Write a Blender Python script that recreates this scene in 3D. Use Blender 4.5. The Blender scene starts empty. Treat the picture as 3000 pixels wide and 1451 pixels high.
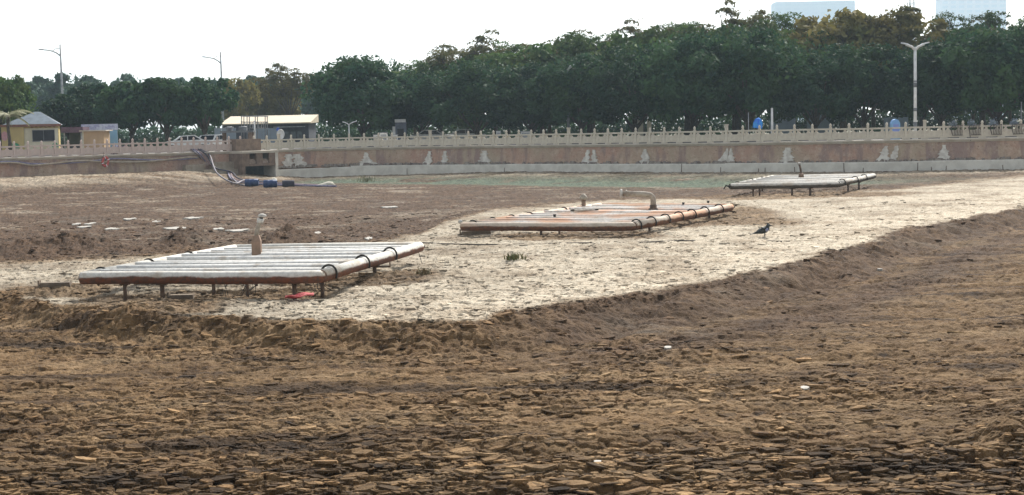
import bpy, math, random
import numpy as np
from mathutils import Vector, Matrix
R = math.radians
rnd = random.Random(7)
rng = np.random.default_rng(7)
scene = bpy.context.scene
col = scene.collection

# ------------------------------------------------------------------ camera
FPX, W, H, CAMZ = 4500.0, 3000.0, 1451.0, 4.0
PITCH, ROLL = math.atan(355.5 / FPX), math.atan(0.022)
fwd = Vector((0, math.cos(PITCH), -math.sin(PITCH)))
up0 = Vector((0, math.sin(PITCH), math.cos(PITCH)))
rt = Vector((1, 0, 0)) * math.cos(ROLL) - up0 * math.sin(ROLL)
up = Vector((1, 0, 0)) * math.sin(ROLL) + up0 * math.cos(ROLL)
cam_data = bpy.data.cameras.new("camera")
cam = bpy.data.objects.new("camera", cam_data)
col.objects.link(cam)
M = Matrix((rt, up, -fwd)).transposed().to_4x4()
M.translation = (0, 0, CAMZ)
cam.matrix_world = M
cam_data.sensor_width = 36
cam_data.lens = 36 * FPX / W
cam_data.clip_start = 0.5
cam_data.clip_end = 9000
scene.camera = cam

# ------------------------------------------------------------------ light
SUN_EL, SUN_AZ = R(42), R(20)          # azimuth measured from +Y towards +X (hazy sun beyond the trees)
world = bpy.data.worlds.new("World")
scene.world = world
world.use_nodes = True
nt = world.node_tree
sky = nt.nodes.new("ShaderNodeTexSky")
sky.sky_type = 'NISHITA'
sky.sun_disc = False
sky.sun_elevation = SUN_EL
sky.sun_rotation = SUN_AZ
sky.air_density, sky.dust_density, sky.ozone_density = 1.0, 1.5, 0.6
hs = nt.nodes.new("ShaderNodeHueSaturation")
hs.inputs["Saturation"].default_value = 0.3
bg = nt.nodes["Background"]
bg.inputs[1].default_value = 0.085
nt.links.new(sky.outputs[0], hs.inputs["Color"])
nt.links.new(hs.outputs[0], bg.inputs[0])
sd = bpy.data.lights.new("sun", 'SUN')
sd.energy = 2.8
sd.angle = R(10)
sd.color = (1.0, 0.95, 0.88)
sun = bpy.data.objects.new("sun", sd)
col.objects.link(sun)
sdir = Vector((math.sin(SUN_AZ) * math.cos(SUN_EL), math.cos(SUN_AZ) * math.cos(SUN_EL), math.sin(SUN_EL)))
sun.rotation_euler = sdir.to_track_quat('Z', 'Y').to_euler()
scene.view_settings.view_transform = 'Standard'
scene.view_settings.look = 'None'
scene.view_settings.exposure = 1.35
scene.view_settings.gamma = 1
scene.cycles.max_bounces = 6
scene.cycles.volume_bounces = 1
scene.cycles.transparent_max_bounces = 4


# ------------------------------------------------------------------ pixel -> place
def ray(px, py):
    return (rt * ((px - W / 2) / FPX) + up * ((H / 2 - py) / FPX) + fwd)


def at(px, py, z=0.0):
    d = ray(px, py)
    t = (z - CAMZ) / d.z
    return Vector((d.x * t, d.y * t, z))


def atY(px, py, Y):
    d = ray(px, py)
    t = Y / d.y
    return Vector((d.x * t, Y, CAMZ + d.z * t))


# ------------------------------------------------------------------ mesh helpers
class MB:
    def __init__(s):
        s.v, s.f, s.m = [], [], []
        s.smooth = []

    def add(s, V, F, mi=0, sm=False):
        b = len(s.v)
        s.v += [tuple(v) for v in V]
        for f in F:
            s.f.append(tuple(i + b for i in f))
            s.m.append(mi)
            s.smooth.append(sm)
        return s

    def box(s, c, d, rz=0, mi=0, top=1.0, ry=0, rx=0):
        x, y, z = d[0] / 2, d[1] / 2, d[2] / 2
        P = [(-x, -y, -z), (x, -y, -z), (x, y, -z), (-x, y, -z),
             (-x * top, -y * top, z), (x * top, -y * top, z), (x * top, y * top, z), (-x * top, y * top, z)]
        m = Matrix.Rotation(rz, 3, 'Z') @ Matrix.Rotation(ry, 3, 'Y') @ Matrix.Rotation(rx, 3, 'X')
        c = Vector(c)
        return s.add([m @ Vector(p) + c for p in P],
                     [(0, 3, 2, 1), (4, 5, 6, 7), (0, 1, 5, 4), (1, 2, 6, 5), (2, 3, 7, 6), (3, 0, 4, 7)], mi)

    def tube(s, pts, rad, n=8, mi=0, caps=True, sm=True):
        pts = [Vector(p) for p in pts]
        if not hasattr(rad, '__len__'):
            rad = [rad] * len(pts)
        V, F = [], []
        prev = None
        for i, p in enumerate(pts):
            t = (pts[min(i + 1, len(pts) - 1)] - pts[max(i - 1, 0)]).normalized()
            if prev is None:
                a = Vector((0, 0, 1)) if abs(t.z) < 0.9 else Vector((1, 0, 0))
                u = t.cross(a).normalized()
            else:
                u = (prev - t * prev.dot(t)).normalized()
            prev = u
            w = t.cross(u)
            for k in range(n):
                a = 2 * math.pi * k / n
                V.append(p + (u * math.cos(a) + w * math.sin(a)) * rad[i])
        for i in range(len(pts) - 1):
            for k in range(n):
                k2 = (k + 1) % n
                F.append((i * n + k, i * n + k2, (i + 1) * n + k2, (i + 1) * n + k))
        s.add(V, F, mi, sm)
        if caps:
            b = len(s.v) - len(V)
            s.f.append(tuple(b + k for k in range(n))[::-1]); s.m.append(mi); s.smooth.append(False)
            e = b + (len(pts) - 1) * n
            s.f.append(tuple(e + k for k in range(n))); s.m.append(mi); s.smooth.append(False)
        return s

    def lathe(s, prof, c=(0, 0, 0), n=16, mi=0, sm=True):
        c = Vector(c)
        V = [c + Vector((r * math.cos(2 * math.pi * k / n), r * math.sin(2 * math.pi * k / n), z)) for r, z in prof for k in range(n)]
        F = []
        for i in range(len(prof) - 1):
            for k in range(n):
                k2 = (k + 1) % n
                F.append((i * n + k, i * n + k2, (i + 1) * n + k2, (i + 1) * n + k))
        F.append(tuple(range(n))[::-1])
        F.append(tuple((len(prof) - 1) * n + k for k in range(n)))
        return s.add(V, F, mi, sm)

    def prism(s, poly, y0, y1, mi=0, axis='y', m=None):
        """poly in (a,b); extruded along axis"""
        n = len(poly)
        def P(a, b, t):
            v = Vector((a, t, b)) if axis == 'y' else (Vector((t, a, b)) if axis == 'x' else Vector((a, b, t)))
            return m @ v if m is not None else v
        V = [P(a, b, y0) for a, b in poly] + [P(a, b, y1) for a, b in poly]
        F = [tuple(range(n)), tuple(range(n, 2 * n))[::-1]]
        for k in range(n):
            k2 = (k + 1) % n
            F.append((k, k + n, k2 + n, k2))
        return s.add(V, F, mi)

    def mesh(s, name, mats):
        me = bpy.data.meshes.new(name)
        me.from_pydata(s.v, [], s.f)
        mats = mats if isinstance(mats, (list, tuple)) else [mats]
        for m in mats:
            me.materials.append(m)
        me.polygons.foreach_set("material_index", s.m)
        me.polygons.foreach_set("use_smooth", s.smooth)
        me.update()
        import bmesh
        bm = bmesh.new(); bm.from_mesh(me)
        bmesh.ops.recalc_face_normals(bm, faces=bm.faces)
        bm.to_mesh(me); bm.free()
        return me

    def build(s, name, mats, parent=None, loc=None, rz=0):
        return obj(name, s.mesh(name, mats), parent, loc, rz)


def obj(name, me, parent=None, loc=None, rz=0):
    o = bpy.data.objects.new(name, me)
    col.objects.link(o)
    if parent is not None:
        o.parent = parent
    if loc is not None:
        o.location = loc
    o.rotation_euler.z = rz
    return o


def tag(o, label, cat, group=None):
    o["label"] = label
    o["category"] = cat
    if group:
        o["group"] = group
    return o


def thing(name, loc, label, cat, group=None, rz=0):
    return tag(obj(name, None, None, loc, rz), label, cat, group)


def struct(o, kind="structure"):
    o["kind"] = kind
    return o


def np_mesh(name, V, F, mats, attrs=None, smooth=False):
    me = bpy.data.meshes.new(name)
    n, (m, k) = len(V), F.shape
    me.vertices.add(n)
    me.vertices.foreach_set("co", np.ascontiguousarray(V, dtype=np.float32).ravel())
    me.loops.add(m * k)
    me.loops.foreach_set("vertex_index", np.ascontiguousarray(F, dtype=np.int32).ravel())
    me.polygons.add(m)
    me.polygons.foreach_set("loop_start", np.arange(0, m * k, k, dtype=np.int32))
    me.polygons.foreach_set("use_smooth", np.full(m, smooth, dtype=bool))
    for mt in (mats if isinstance(mats, (list, tuple)) else [mats]):
        me.materials.append(mt)
    for a, val in (attrs or {}).items():
        at_ = me.attributes.new(a, 'FLOAT', 'POINT')
        at_.data.foreach_set("value", np.ascontiguousarray(val, dtype=np.float32))
    me.update(calc_edges=True)
    return me


# ------------------------------------------------------------------ materials
def newmat(name):
    m = bpy.data.materials.new(name)
    m.use_nodes = True
    b = m.node_tree.nodes["Principled BSDF"]
    b.inputs["Specular IOR Level"].default_value = 0.25
    return m, m.node_tree, b


def N(t, typ, **kw):
    n = t.nodes.new(typ)
    for k, v in kw.items():
        setattr(n, k, v)
    return n


def mixc(t, fac, a, b, blend='MIX'):
    n = N(t, "ShaderNodeMix", data_type='RGBA', blend_type=blend)
    for s, v in ((0, fac), (6, a), (7, b)):
        if hasattr(v, "is_output"):
            t.links.new(v, n.inputs[s])
        else:
            n.inputs[s].default_value = v if s == 0 else (*v, 1)
    return n.outputs[2]


def noise(t, scale, detail=4, rough=0.6, coord=None, stretch=None):
    n = N(t, "ShaderNodeTexNoise")
    n.inputs["Scale"].default_value = scale
    n.inputs["Detail"].default_value = detail
    n.inputs["Roughness"].default_value = rough
    if coord is None:
        coord = N(t, "ShaderNodeTexCoord").outputs["Object"]
    if stretch:
        mp = N(t, "ShaderNodeMapping")
        mp.inputs["Scale"].default_value = stretch
        t.links.new(coord, mp.inputs[0])
        coord = mp.outputs[0]
    t.links.new(coord, n.inputs["Vector"])
    return n.outputs[0]


def ramp(t, fac, a, b):
    n = N(t, "ShaderNodeMapRange", interpolation_type='SMOOTHSTEP')
    n.inputs[1].default_value, n.inputs[2].default_value = a, b
    t.links.new(fac, n.inputs[0])
    return n.outputs[0]


def math_(t, op, a, b=None):
    n = N(t, "ShaderNodeMath", operation=op)
    for i, v in enumerate((a, b)):
        if v is None:
            continue
        if hasattr(v, "is_output"):
            t.links.new(v, n.inputs[i])
        else:
            n.inputs[i].default_value = v
    return n.outputs[0]


def bump(t, b, hgt, strength, dist):
    n = N(t, "ShaderNodeBump")
    n.inputs["Strength"].default_value = strength
    n.inputs["Distance"].default_value = dist
    t.links.new(hgt, n.inputs["Height"])
    t.links.new(n.outputs[0], b.inputs["Normal"])


def pm(name, c1, c2=None, scale=3.0, rough=0.8, bmp=0.0, metal=0.0, lo=0.35, hi=0.65, stretch=None):
    """procedural material: two colours blended by noise, optional bump"""
    m, t, b = newmat(name)
    c2 = c2 or tuple(x * 0.7 for x in c1)
    n = noise(t, scale, stretch=stretch)
    t.links.new(mixc(t, ramp(t, n, lo, hi), c1, c2), b.inputs["Base Color"])
    b.inputs["Roughness"].default_value = rough
    b.inputs["Metallic"].default_value = metal
    if bmp:
        bump(t, b, noise(t, scale * 4), 1.0, bmp)
    return m


def attr(t, name):
    return N(t, "ShaderNodeAttribute", attribute_name=name).outputs["Fac"]


def mud_material(name):
    m, t, b = newmat(name)
    co = N(t, "ShaderNodeNewGeometry").outputs["Position"]
    nA = noise(t, 0.35, 6, 0.65, co)
    nB = noise(t, 3.0, 6, 0.7, co)
    nC = noise(t, 14.0, 4, 0.7, co)
    brown = mixc(t, ramp(t, nA, 0.35, 0.68), (0.098, 0.055, 0.023), (0.148, 0.090, 0.041))
    brown = mixc(t, ramp(t, nB, 0.40, 0.72), brown, (0.19, 0.124, 0.064))
    nS = noise(t, 1.0, 5, 0.65, co, (0.16, 0.9, 0.3))
    brown = mixc(t, ramp(t, nS, 0.52, 0.66), brown, (0.205, 0.135, 0.07))
    brown = mixc(t, ramp(t, nS, 0.46, 0.34), brown, (0.05, 0.03, 0.015))
    brown = mixc(t, ramp(t, nB, 0.50, 0.25), brown, (0.035, 0.022, 0.013))
    dark = mixc(t, ramp(t, nB, 0.35, 0.7), (0.056, 0.032, 0.018), (0.100, 0.061, 0.035))
    dark = mixc(t, ramp(t, nA, 0.5, 0.75), dark, (0.125, 0.10, 0.075))
    pan = mixc(t, ramp(t, nB, 0.3, 0.7), (0.32, 0.265, 0.195), (0.46, 0.408, 0.318))
    pan = mixc(t, ramp(t, nA, 0.55, 0.35), pan, (0.25, 0.20, 0.142))
    wet = mixc(t, ramp(t, nB, 0.35, 0.65), (0.04, 0.070, 0.045), (0.085, 0.105, 0.062))
    c = mixc(t, attr(t, "dark"), brown, dark)
    c = mixc(t, attr(t, "pan"), c, pan)
    c = mixc(t, attr(t, "wet"), c, wet)
    v = math_(t, 'MULTIPLY_ADD', attr(t, "hv"), 1.25)
    v.node.inputs[2].default_value = 0.375
    v2 = math_(t, 'MULTIPLY', v, math_(t, 'ADD', nC, 0.5))
    cc = N(t, "ShaderNodeMix", data_type='RGBA', blend_type='MULTIPLY')
    cc.inputs[0].default_value = 1
    t.links.new(c, cc.inputs[6])
    comb = N(t, "ShaderNodeCombineColor")
    for i in range(3):
        t.links.new(v2, comb.inputs[i])
    t.links.new(comb.outputs[0], cc.inputs[7])
    t.links.new(cc.outputs[2], b.inputs["Base Color"])
    rg = N(t, "ShaderNodeMapRange")
    t.links.new(attr(t, "wet"), rg.inputs[0])
    rg.inputs[3].default_value, rg.inputs[4].default_value = 0.95, 0.85
    t.links.new(rg.outputs[0], b.inputs["Roughness"])
    b.inputs["Specular IOR Level"].default_value = 0.15
    bump(t, b, math_(t, 'ADD', nB, nC), 1.0, 0.05)
    return m


MUD = mud_material("cracked mud")


def pipe_material(name, low1, low2, dust, edge=0.15, stain=None):
    """old plastic pipe: dried silt lying on top, rusty film below"""
    m, t, b = newmat(name)
    g = N(t, "ShaderNodeNewGeometry")
    sep = N(t, "ShaderNodeSeparateXYZ")
    t.links.new(g.outputs["Normal"], sep.inputs[0])
    n1 = noise(t, 2.2, 5, 0.65, g.outputs["Position"])
    n2 = noise(t, 9, 5, 0.7, g.outputs["Position"])
    zz = math_(t, 'ADD', sep.outputs[2], math_(t, 'MULTIPLY', math_(t, 'SUBTRACT', n1, 0.5), 0.9))
    fac = ramp(t, zz, edge - 0.12, edge + 0.22)
    low = mixc(t, ramp(t, n2, 0.35, 0.65), low1, low2)
    top = mixc(t, ramp(t, n2, 0.40, 0.75), dust, tuple(x * 0.66 for x in dust))
    top = mixc(t, math_(t, 'MULTIPLY', ramp(t, noise(t, 1.1, 5, 0.7, g.outputs["Position"]), 0.50, 0.66), 0.7), top, (0.36, 0.29, 0.21))
    if stain:
        top = mixc(t, math_(t, 'MULTIPLY', ramp(t, noise(t, 0.45, 3, 0.5, g.outputs["Position"]), 0.42, 0.6), 0.85), top, stain)
    t.links.new(mixc(t, fac, low, top), b.inputs["Base Color"])
    b.inputs["Roughness"].default_value = 0.75
    bump(t, b, n2, 0.6, 0.012)
    return m


# ------------------------------------------------------------------ numpy noise
def _h(ix, iy, s):
    n = (ix.astype(np.int64) * 374761393 + iy.astype(np.int64) * 668265263 + s * 974711) & 0xffffffff
    n = ((n ^ (n >> 13)) * 1274126177) & 0xffffffff
    n = ((n ^ (n >> 16)) * 2246822519) & 0xffffffff
    return ((n ^ (n >> 15)) & 0xffffff) / float(0xffffff)


def vnoise(x, y, s=0):
    ix, iy = np.floor(x), np.floor(y)
    fx, fy = x - ix, y - iy
    fx, fy = fx * fx * (3 - 2 * fx), fy * fy * (3 - 2 * fy)
    a, b = _h(ix, iy, s), _h(ix + 1, iy, s)
    c, d = _h(ix, iy + 1, s), _h(ix + 1, iy + 1, s)
    return (a * (1 - fx) + b * fx) * (1 - fy) + (c * (1 - fx) + d * fx) * fy


def fbm(x, y, o=4, s=0, g=0.5):
    r, a, tot = 0, 1.0, 0
    for i in range(o):
        r = r + a * vnoise(x * 2 ** i + 17.3 * i, y * 2 ** i - 9.1 * i, s + i)
        tot += a
        a *= g
    return r / tot


def voro(x, y, s=0):
    ix, iy = np.floor(x), np.floor(y)
    f1 = np.full(x.shape, 9.0); f2 = np.full(x.shape, 9.0); idv = np.zeros(x.shape); id2 = np.zeros(x.shape)
    for i in (-1, 0, 1):
        for j in (-1, 0, 1):
            cx, cy = ix + i, iy + j
            px, py = cx + _h(cx, cy, s), cy + _h(cx, cy, s + 5)
            d = np.hypot(px - x, py - y)
            rr = _h(cx, cy, s + 11)
            near = d < f1
            f2 = np.where(near, f1, np.minimum(f2, d))
            idv = np.where(near, rr, idv)
            f1 = np.where(near, d, f1)
    return f1, f2, idv


def sst(a, b, x):
    t = np.clip((x - a) / (b - a), 0, 1)
    return t * t * (3 - 2 * t)


# ------------------------------------------------------------------ lie of the land
def curve_xy(pix, z=0.0):
    P = [at(px, py, z) for px, py in pix]
    P.sort(key=lambda p: p.x)
    return np.array([p.x for p in P]), np.array([p.y for p in P])


FRONT = curve_xy([(-900, 835), (-300, 842), (0, 850), (300, 905), (800, 935), (1250, 938), (1400, 928), (1600, 897), (1900, 855), (2100, 820),
                  (2300, 775), (2500, 715), (2700, 660), (3000, 605), (3400, 545)])
BACK = curve_xy([(-900, 790), (0, 778), (230, 764), (690, 737), (1100, 712), (1230, 690), (1290, 655), (1450, 612), (1800, 587), (2150, 573), (2600, 556),
                 (3000, 513), (3300, 495)])
COPE = [(-420, 474), (-200, 468.5), (0, 463), (200, 457), (400, 451), (600, 445), (750, 440.5), (900, 435.5), (1100, 431), (1300, 428), (1500, 425.3),
        (1750, 422.5), (2000, 419.5), (2250, 416), (2500, 412), (2750, 407), (3000, 402), (3300, 396), (3600, 390)]
CZ = 2.4
cp = np.array([at(x, y, CZ)[:2] for x, y in COPE])
cs = np.concatenate([[0], np.cumsum(np.hypot(*np.diff(cp, axis=0).T))])
ss = np.arange(0, cs[-1], 0.25)
wx, wy = np.interp(ss, cs, cp[:, 0]), np.interp(ss, cs, cp[:, 1])
ker = np.hanning(33); ker /= ker.sum()
wx = np.convolve(np.pad(wx, 16, mode='reflect', reflect_type='odd'), ker, 'valid')
wy = np.convolve(np.pad(wy, 16, mode='reflect', reflect_type='odd'), ker, 'valid')
ws = np.concatenate([[0], np.cumsum(np.hypot(np.diff(wx), np.diff(wy)))])


def wall_pt(s):
    return np.interp(s, ws, wx), np.interp(s, ws, wy)


def wall_s_at_px(px):
    """arc length of the wall top where it shows at column px"""
    best, bs = 1e9, 0
    for k in range(len(wx)):
        d = Vector((wx[k], wy[k], CZ - CAMZ))
        q = d.dot(rt) / d.dot(fwd) * FPX + W / 2
        if abs(q - px) < best:
            best, bs = abs(q - px), ws[k]
    return bs


def wall_frame(s):
    x, y = wall_pt(s)
    x2, y2 = wall_pt(s + 0.3)
    x1, y1 = wall_pt(s - 0.3)
    a = math.atan2(y2 - y1, x2 - x1)
    return Vector((x, y, 0)), a          # front (pond side) normal = (sin a, -cos a)


def DD(px, D, gap=1.2):
    """depth D, but never in front of the balustrade"""
    return max(D, wall_pt(wall_s_at_px(px))[1] + gap)


MOUNDS = []
for px, py, hh, rx, ry in [(545, 712, .55, .9, 1.5), (845, 706, .5, 1.1, 1.8), (240, 725, .38, 1.6, 2.0), (90, 735, .3, 1.5, 2.5),
                           (1150, 815, .16, 1.4, 1.0), (1330, 795, .14, 1.0, 1.6), (2150, 615, .3, 2.2, 3.0), (1960, 650, .35, .6, 1.2),
                           (1510, 770, .16, .35, 1.0), (2960, 1185, .22, .35, .9), (420, 912, .18, .8, .9), (1250, 925, .12, .5, .6), (1520, 925, .12, .35, .5),
                           (190, 850, .14, .9, .8), (330, 868, -.12, 1.4, .9), (900, 860, -.10, 1.6, 1.0), (620, 855, -.12, 1.6, 1.0)]:
    p = at(px, py, 0)
    MOUNDS.append((p.x, p.y, hh, rx, ry))


def land(X, Y):
    """smooth height plus masks"""
    jit = fbm(X * 0.5, Y * 0.5, 4, 3) - 0.5
    jit2 = fbm(X * 2.2, Y * 2.2, 3, 8) - 0.5
    yf = np.interp(X, *FRONT); slope = np.gradient(FRONT[1], FRONT[0]); cf = 1 / np.sqrt(1 + np.interp(X, FRONT[0], slope) ** 2)
    fr = (Y - yf) * cf + jit * 1.2 + jit2 * 0.5
    bk = Y - np.interp(X, *BACK) + jit * 5 + jit2 * 1.5
    yw = np.interp(X, wx, wy); wslope = np.gradient(wy, wx); wc = 1 / np.sqrt(1 + np.interp(X, wx, wslope) ** 2)
    dw = (yw - Y) * wc
    wsc = 1.9 - 0.5 * sst(3, -4, X)
    s1 = sst(-1, 0, fr / wsc)
    z = -0.45 * (1 - s1)
    z = z - 0.13 * sst(0, 14, bk)
    chan = np.exp(-((dw - 11 - 2 * jit) / 5.0) ** 2) * sst(-19, -15, X) * sst(34, 14, X)
    z = z - 0.3 * chan
    zf = np.interp(X, [-60, -27, -22, -18, -10, 0, 45], [.95, .9, .35, -.15, -.05, .22, .12])
    bank = sst(9 + 5 * sst(-20, -26, X), 0.8, dw + 1.5 * jit)
    z = z + (zf - z) * bank
    for mx, my, hh, rx, ry in MOUNDS:
        z = z + hh * np.exp(-((X - mx) / rx) ** 2 - ((Y - my) / ry) ** 2) * (0.7 + 0.9 * (jit2 + 0.4))
    return dict(z=z, fr=fr, bk=bk, dw=dw, chan=chan, bank=bank, jit=jit, jit2=jit2, s1=s1)


def ground(X, Y, fine=True):
    L = land(X, Y)
    pan = sst(-0.15, 0.25, L['fr']) * sst(1.5, -2.5, L['bk'])
    disturbed = np.zeros(X.shape)
    for px, py, rx, ry in [(640, 860, 3.4, 1.5), (1050, 820, 2.4, 1.6), (170, 850, 1.6, 1.3), (1700, 690, 3.2, 2.2), (2080, 640, 3.6, 5.0), (2330, 572, 6.5, 3.4), (300, 905, 3.2, 1.6)]:
        p = at(px, py, 0)
        disturbed = np.maximum(disturbed, np.exp(-((X - p.x) / rx) ** 4 - ((Y - p.y) / ry) ** 4))
    pan = pan * (1 - 0.85 * sst(0.25, 0.7, disturbed + L['jit'] * 0.9))
    # paler bank under the wall, light streaks on the dark flat
    lite = sst(0.15, 0.75, L['bank']) * sst(0.35, 0.6, fbm(X * 0.22, Y * 0.9, 4, 21) + 0.08)
    lite = lite * 0.6
    streak = sst(0.60, 0.72, fbm(X * 0.30, Y * 0.75, 5, 31)) * sst(0, 4, L['bk']) * 0.30
    pan2 = np.maximum(np.maximum(pan, lite), streak)
    dark = sst(-1, 3, L['bk']) * (1 - 0.5 * sst(0.2, 0.9, L['bank']))
    wet = np.clip(L['chan'] * 1.5, 0, 1) * sst(0.28, 0.5, fbm(X * 0.25, Y * 0.5, 4, 41) + 0.1)
    # damp line at the foot of the scarp
    foot = np.exp(-((L['fr'] + 3.4) / 1.1) ** 2) * sst(-2, 4, X)
    dark = np.maximum(dark, foot * 0.9)
    dark = np.maximum(dark, 0.8 * sst(-2.4, -1.6, L['fr']) * sst(0.3, -0.2, L['fr']) * sst(-2, 2, X))
    # roughness of the churned flat in front
    big = fbm(X * 0.17 + Y * 0.11 + 3.1, Y * 0.24 - X * 0.09, 4, 51)
    rough = sst(0.44, 0.68, big) * 0.62
    near = sst(23.5, 19.5, Y + 6 * L['jit'] - 0.05 * X)
    blocks = sst(-4.6, -2.6, L['fr']) * sst(0.2, -0.5, L['fr']) * sst(2.5, -1.5, X)
    rough = np.clip(np.maximum(np.maximum(rough, near), 0.65 * blocks), 0.36, 1)
    fg = sst(0.1, -0.6, L['fr'])
    rough_all = rough * fg + (1 - fg) * (0.16 * pan + (1 - pan) * 0.75)
    scarp = sst(-3.0, -1.6, L['fr']) * sst(0.0, -0.5, L['fr']) * sst(-1, 3, X)
    rough_all = rough_all * (1 - 0.2 * scarp)
    rough_all = np.maximum(rough_all, 0.9 * np.exp(-((L['fr'] + 0.25) / 0.3) ** 2))
    hv = np.full(X.shape, 0.5)
    z = L['z']
    if fine:
        wxp = X + 0.10 * (fbm(X * 5, Y * 5, 2, 61) - 0.5)
        wyp = Y + 0.10 * (fbm(X * 5, Y * 5, 2, 71) - 0.5)
        f1, f2, idc = voro(wxp / 0.40, wyp / 0.24, 2)
        g1, g2, idd = voro(wxp / 0.17, wyp / 0.10, 4)
        crack = sst(0.24, 0.03, f2 - f1)
        crack2 = sst(0.18, 0.0, g2 - g1)
        plate = (idc - 0.5) * 0.06 - crack * (0.07 + 0.05 * near) + (idd - 0.5) * 0.035 - crack2 * 0.02
        # broad plates of the pale pan
        p1, p2, idp = voro(X / 0.55 + 0.3 * L['jit2'], Y / 0.55, 6)
        pc = sst(0.12, 0.0, p2 - p1)
        z = z + rough_all * plate * (1 - 0.6 * pan) + (fbm(X * 1.3, Y * 1.3, 5, 81, 0.6) - 0.5) * (0.12 * rough_all + 0.03)
        z = z + pan * (-0.05 * pc + (idp - 0.5) * 0.045 - 0.02 * crack)
        z = z + (fbm(X * 9, Y * 9, 3, 91) - 0.5) * 0.025
        z = z - scarp * 0.14 * sst(0.52, 0.68, fbm(X * 0.9 - Y * 0.3, Y * 0.25, 3, 95))
        sm = fbm(X * 0.22 + 0.25 * Y, Y * 1.5 - 0.3 * X, 4, 111) - 0.5
        z = z + fg * 0.30 * sm * (1 - 0.4 * rough)
        # wheel ruts dragged across the smooth mud
        rut = np.abs(np.sin((Y * 0.9 - X * 0.35) * 1.6 + 3 * L['jit']))
        z = z - 0.06 * sst(0.3, 0.0, rut) * fg * (1 - rough)
        hv = 0.5 + (idc - 0.5) * 0.6 * rough_all + (idd - 0.5) * 0.4 * rough_all + pan * ((idp - 0.5) * 0.25 - 0.09 + 0.36 * np.exp(-np.clip(L['fr'], 0, 99) / 8.0) * sst(-6, -1, X))
        hv = hv + fg * 0.5 * (fbm(X * 0.45, Y * 0.6, 4, 101) - 0.5) - 0.13 * near * fg
    return z, dict(pan=pan2, dark=dark, wet=wet, hv=hv), rough_all, L


def gz(x, y):
    z, a, r, L = ground(np.array([float(x)]), np.array([float(y)]), False)
    return float(z[0])


def on_ground(px, py):
    z = 0.0
    for _ in range(8):
        p = at(px, py, z)
        z = gz(p.x, p.y)
    p = at(px, py, z)
    return Vector((p.x, p.y, gz(p.x, p.y)))


# ground sheet of the drained lake
ROWS, COLS = 1050, 760
q = np.linspace(0, 1, ROWS)
Yr = 1.0 / (1.0 / 14.0 + (1.0 / 95.0 - 1.0 / 14.0) * (q / 0.86))
far = q > 0.86
Yr[far] = 95 + (q[far] - 0.86) / 0.14 * 62
u = np.linspace(-1, 1, COLS)
YY = np.repeat(Yr[:, None], COLS, 1)
XX = u[None, :] * (0.40 * Yr[:, None] + 2.5)
Z, A, _, _ = ground(XX.ravel(), YY.ravel())
V = np.stack([XX.ravel(), YY.ravel(), Z], 1)
ii = np.arange(ROWS * COLS).reshape(ROWS, COLS)
F = np.stack([ii[:-1, :-1], ii[:-1, 1:], ii[1:, 1:], ii[1:, :-1]], -1).reshape(-1, 4)
bed = struct(obj("lake_bed", np_mesh("lake_bed", V, F, MUD, A, smooth=False)))
# rest of the basin round about, coarse
MUDFAR = pm("plain mud", (0.15, 0.10, 0.06), (0.10, 0.065, 0.04), 0.4)
MB().add([(-900, -500, -1.3), (900, -500, -1.3), (900, 170, -1.3), (-900, 170, -1.3)], [(0, 1, 2, 3)]).build("outer_lake_bed", MUDFAR)["kind"] = "structure"

# loose curled flakes and clods of dried mud
def flakes(name, n, region, size, seed, thick, tilt):
    r = np.random.default_rng(seed)
    X, Y = region(r, n * 4)
    z, a, rough, L = ground(X, Y)
    keepp = np.where(L['fr'] < -0.1, rough ** 2.4, 0.0) if seed != 2 else np.where(L['fr'] < -0.1, 0.0, 0.25 + 0.5 * rough)
    k = r.random(len(X)) < keepp
    X, Y, z = X[k][:n], Y[k][:n], z[k][:n]
    a = {kk: v[k][:n] for kk, v in a.items()}
    n = len(X)
    s = r.uniform(size[0], size[1], n) * (0.45 + 1.5 * r.random(n) ** 4)
    K = 6
    ang = 2 * np.pi * (np.arange(K)[None, :] + r.uniform(-.3, .3, (n, K))) / K + r.uniform(0, 6.28, (n, 1))
    rad = s[:, None] * r.uniform(0.26, 0.66, (n, K))
    rx, ry = r.normal(0, tilt, n), r.normal(0, tilt, n)
    th = s * r.uniform(thick[0], thick[1], n)
    lx, ly = rad * np.cos(ang) * 1.35, rad * np.sin(ang) * 0.9
    def lift(lx, ly, off):
        return np.stack([X[:, None] + lx, Y[:, None] + ly, z[:, None] + off + lx * np.tan(np.clip(rx, -.9, .9))[:, None] + ly * np.tan(np.clip(ry, -.9, .9))[:, None]], -1)
    top = lift(lx * 0.9, ly * 0.9, th[:, None] * (0.8 + 0.25 * r.random((n, K))))
    bot = lift(lx, ly, -th[:, None] * 0.5 + 0 * lx)
    Vv = np.concatenate([top, bot], 1).reshape(-1, 3)
    base = (np.arange(n) * 2 * K)[:, None]
    tris = []
    for i in range(1, K - 1):
        tris.append(np.stack([base[:, 0], base[:, 0] + i, base[:, 0] + i + 1], -1))
    for i in range(K):
        j = (i + 1) % K
        tris.append(np.stack([base[:, 0] + i, base[:, 0] + K + i, base[:, 0] + K + j], -1))
        tris.append(np.stack([base[:, 0] + i, base[:, 0] + K + j, base[:, 0] + j], -1))
    Ff = np.concatenate(tris, 0)
    a['hv'] = np.clip(a['hv'] + r.normal(-0.03, 0.34, n) + 0.6 * (r.random(n) < 0.13), 0.03, 1.6)
    at_ = {kk: np.repeat(v, 2 * K) for kk, v in a.items()}
    o = obj(name, np_mesh(name, Vv, Ff, MUD, at_))
    o["kind"] = "stuff"
    return o


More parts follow.
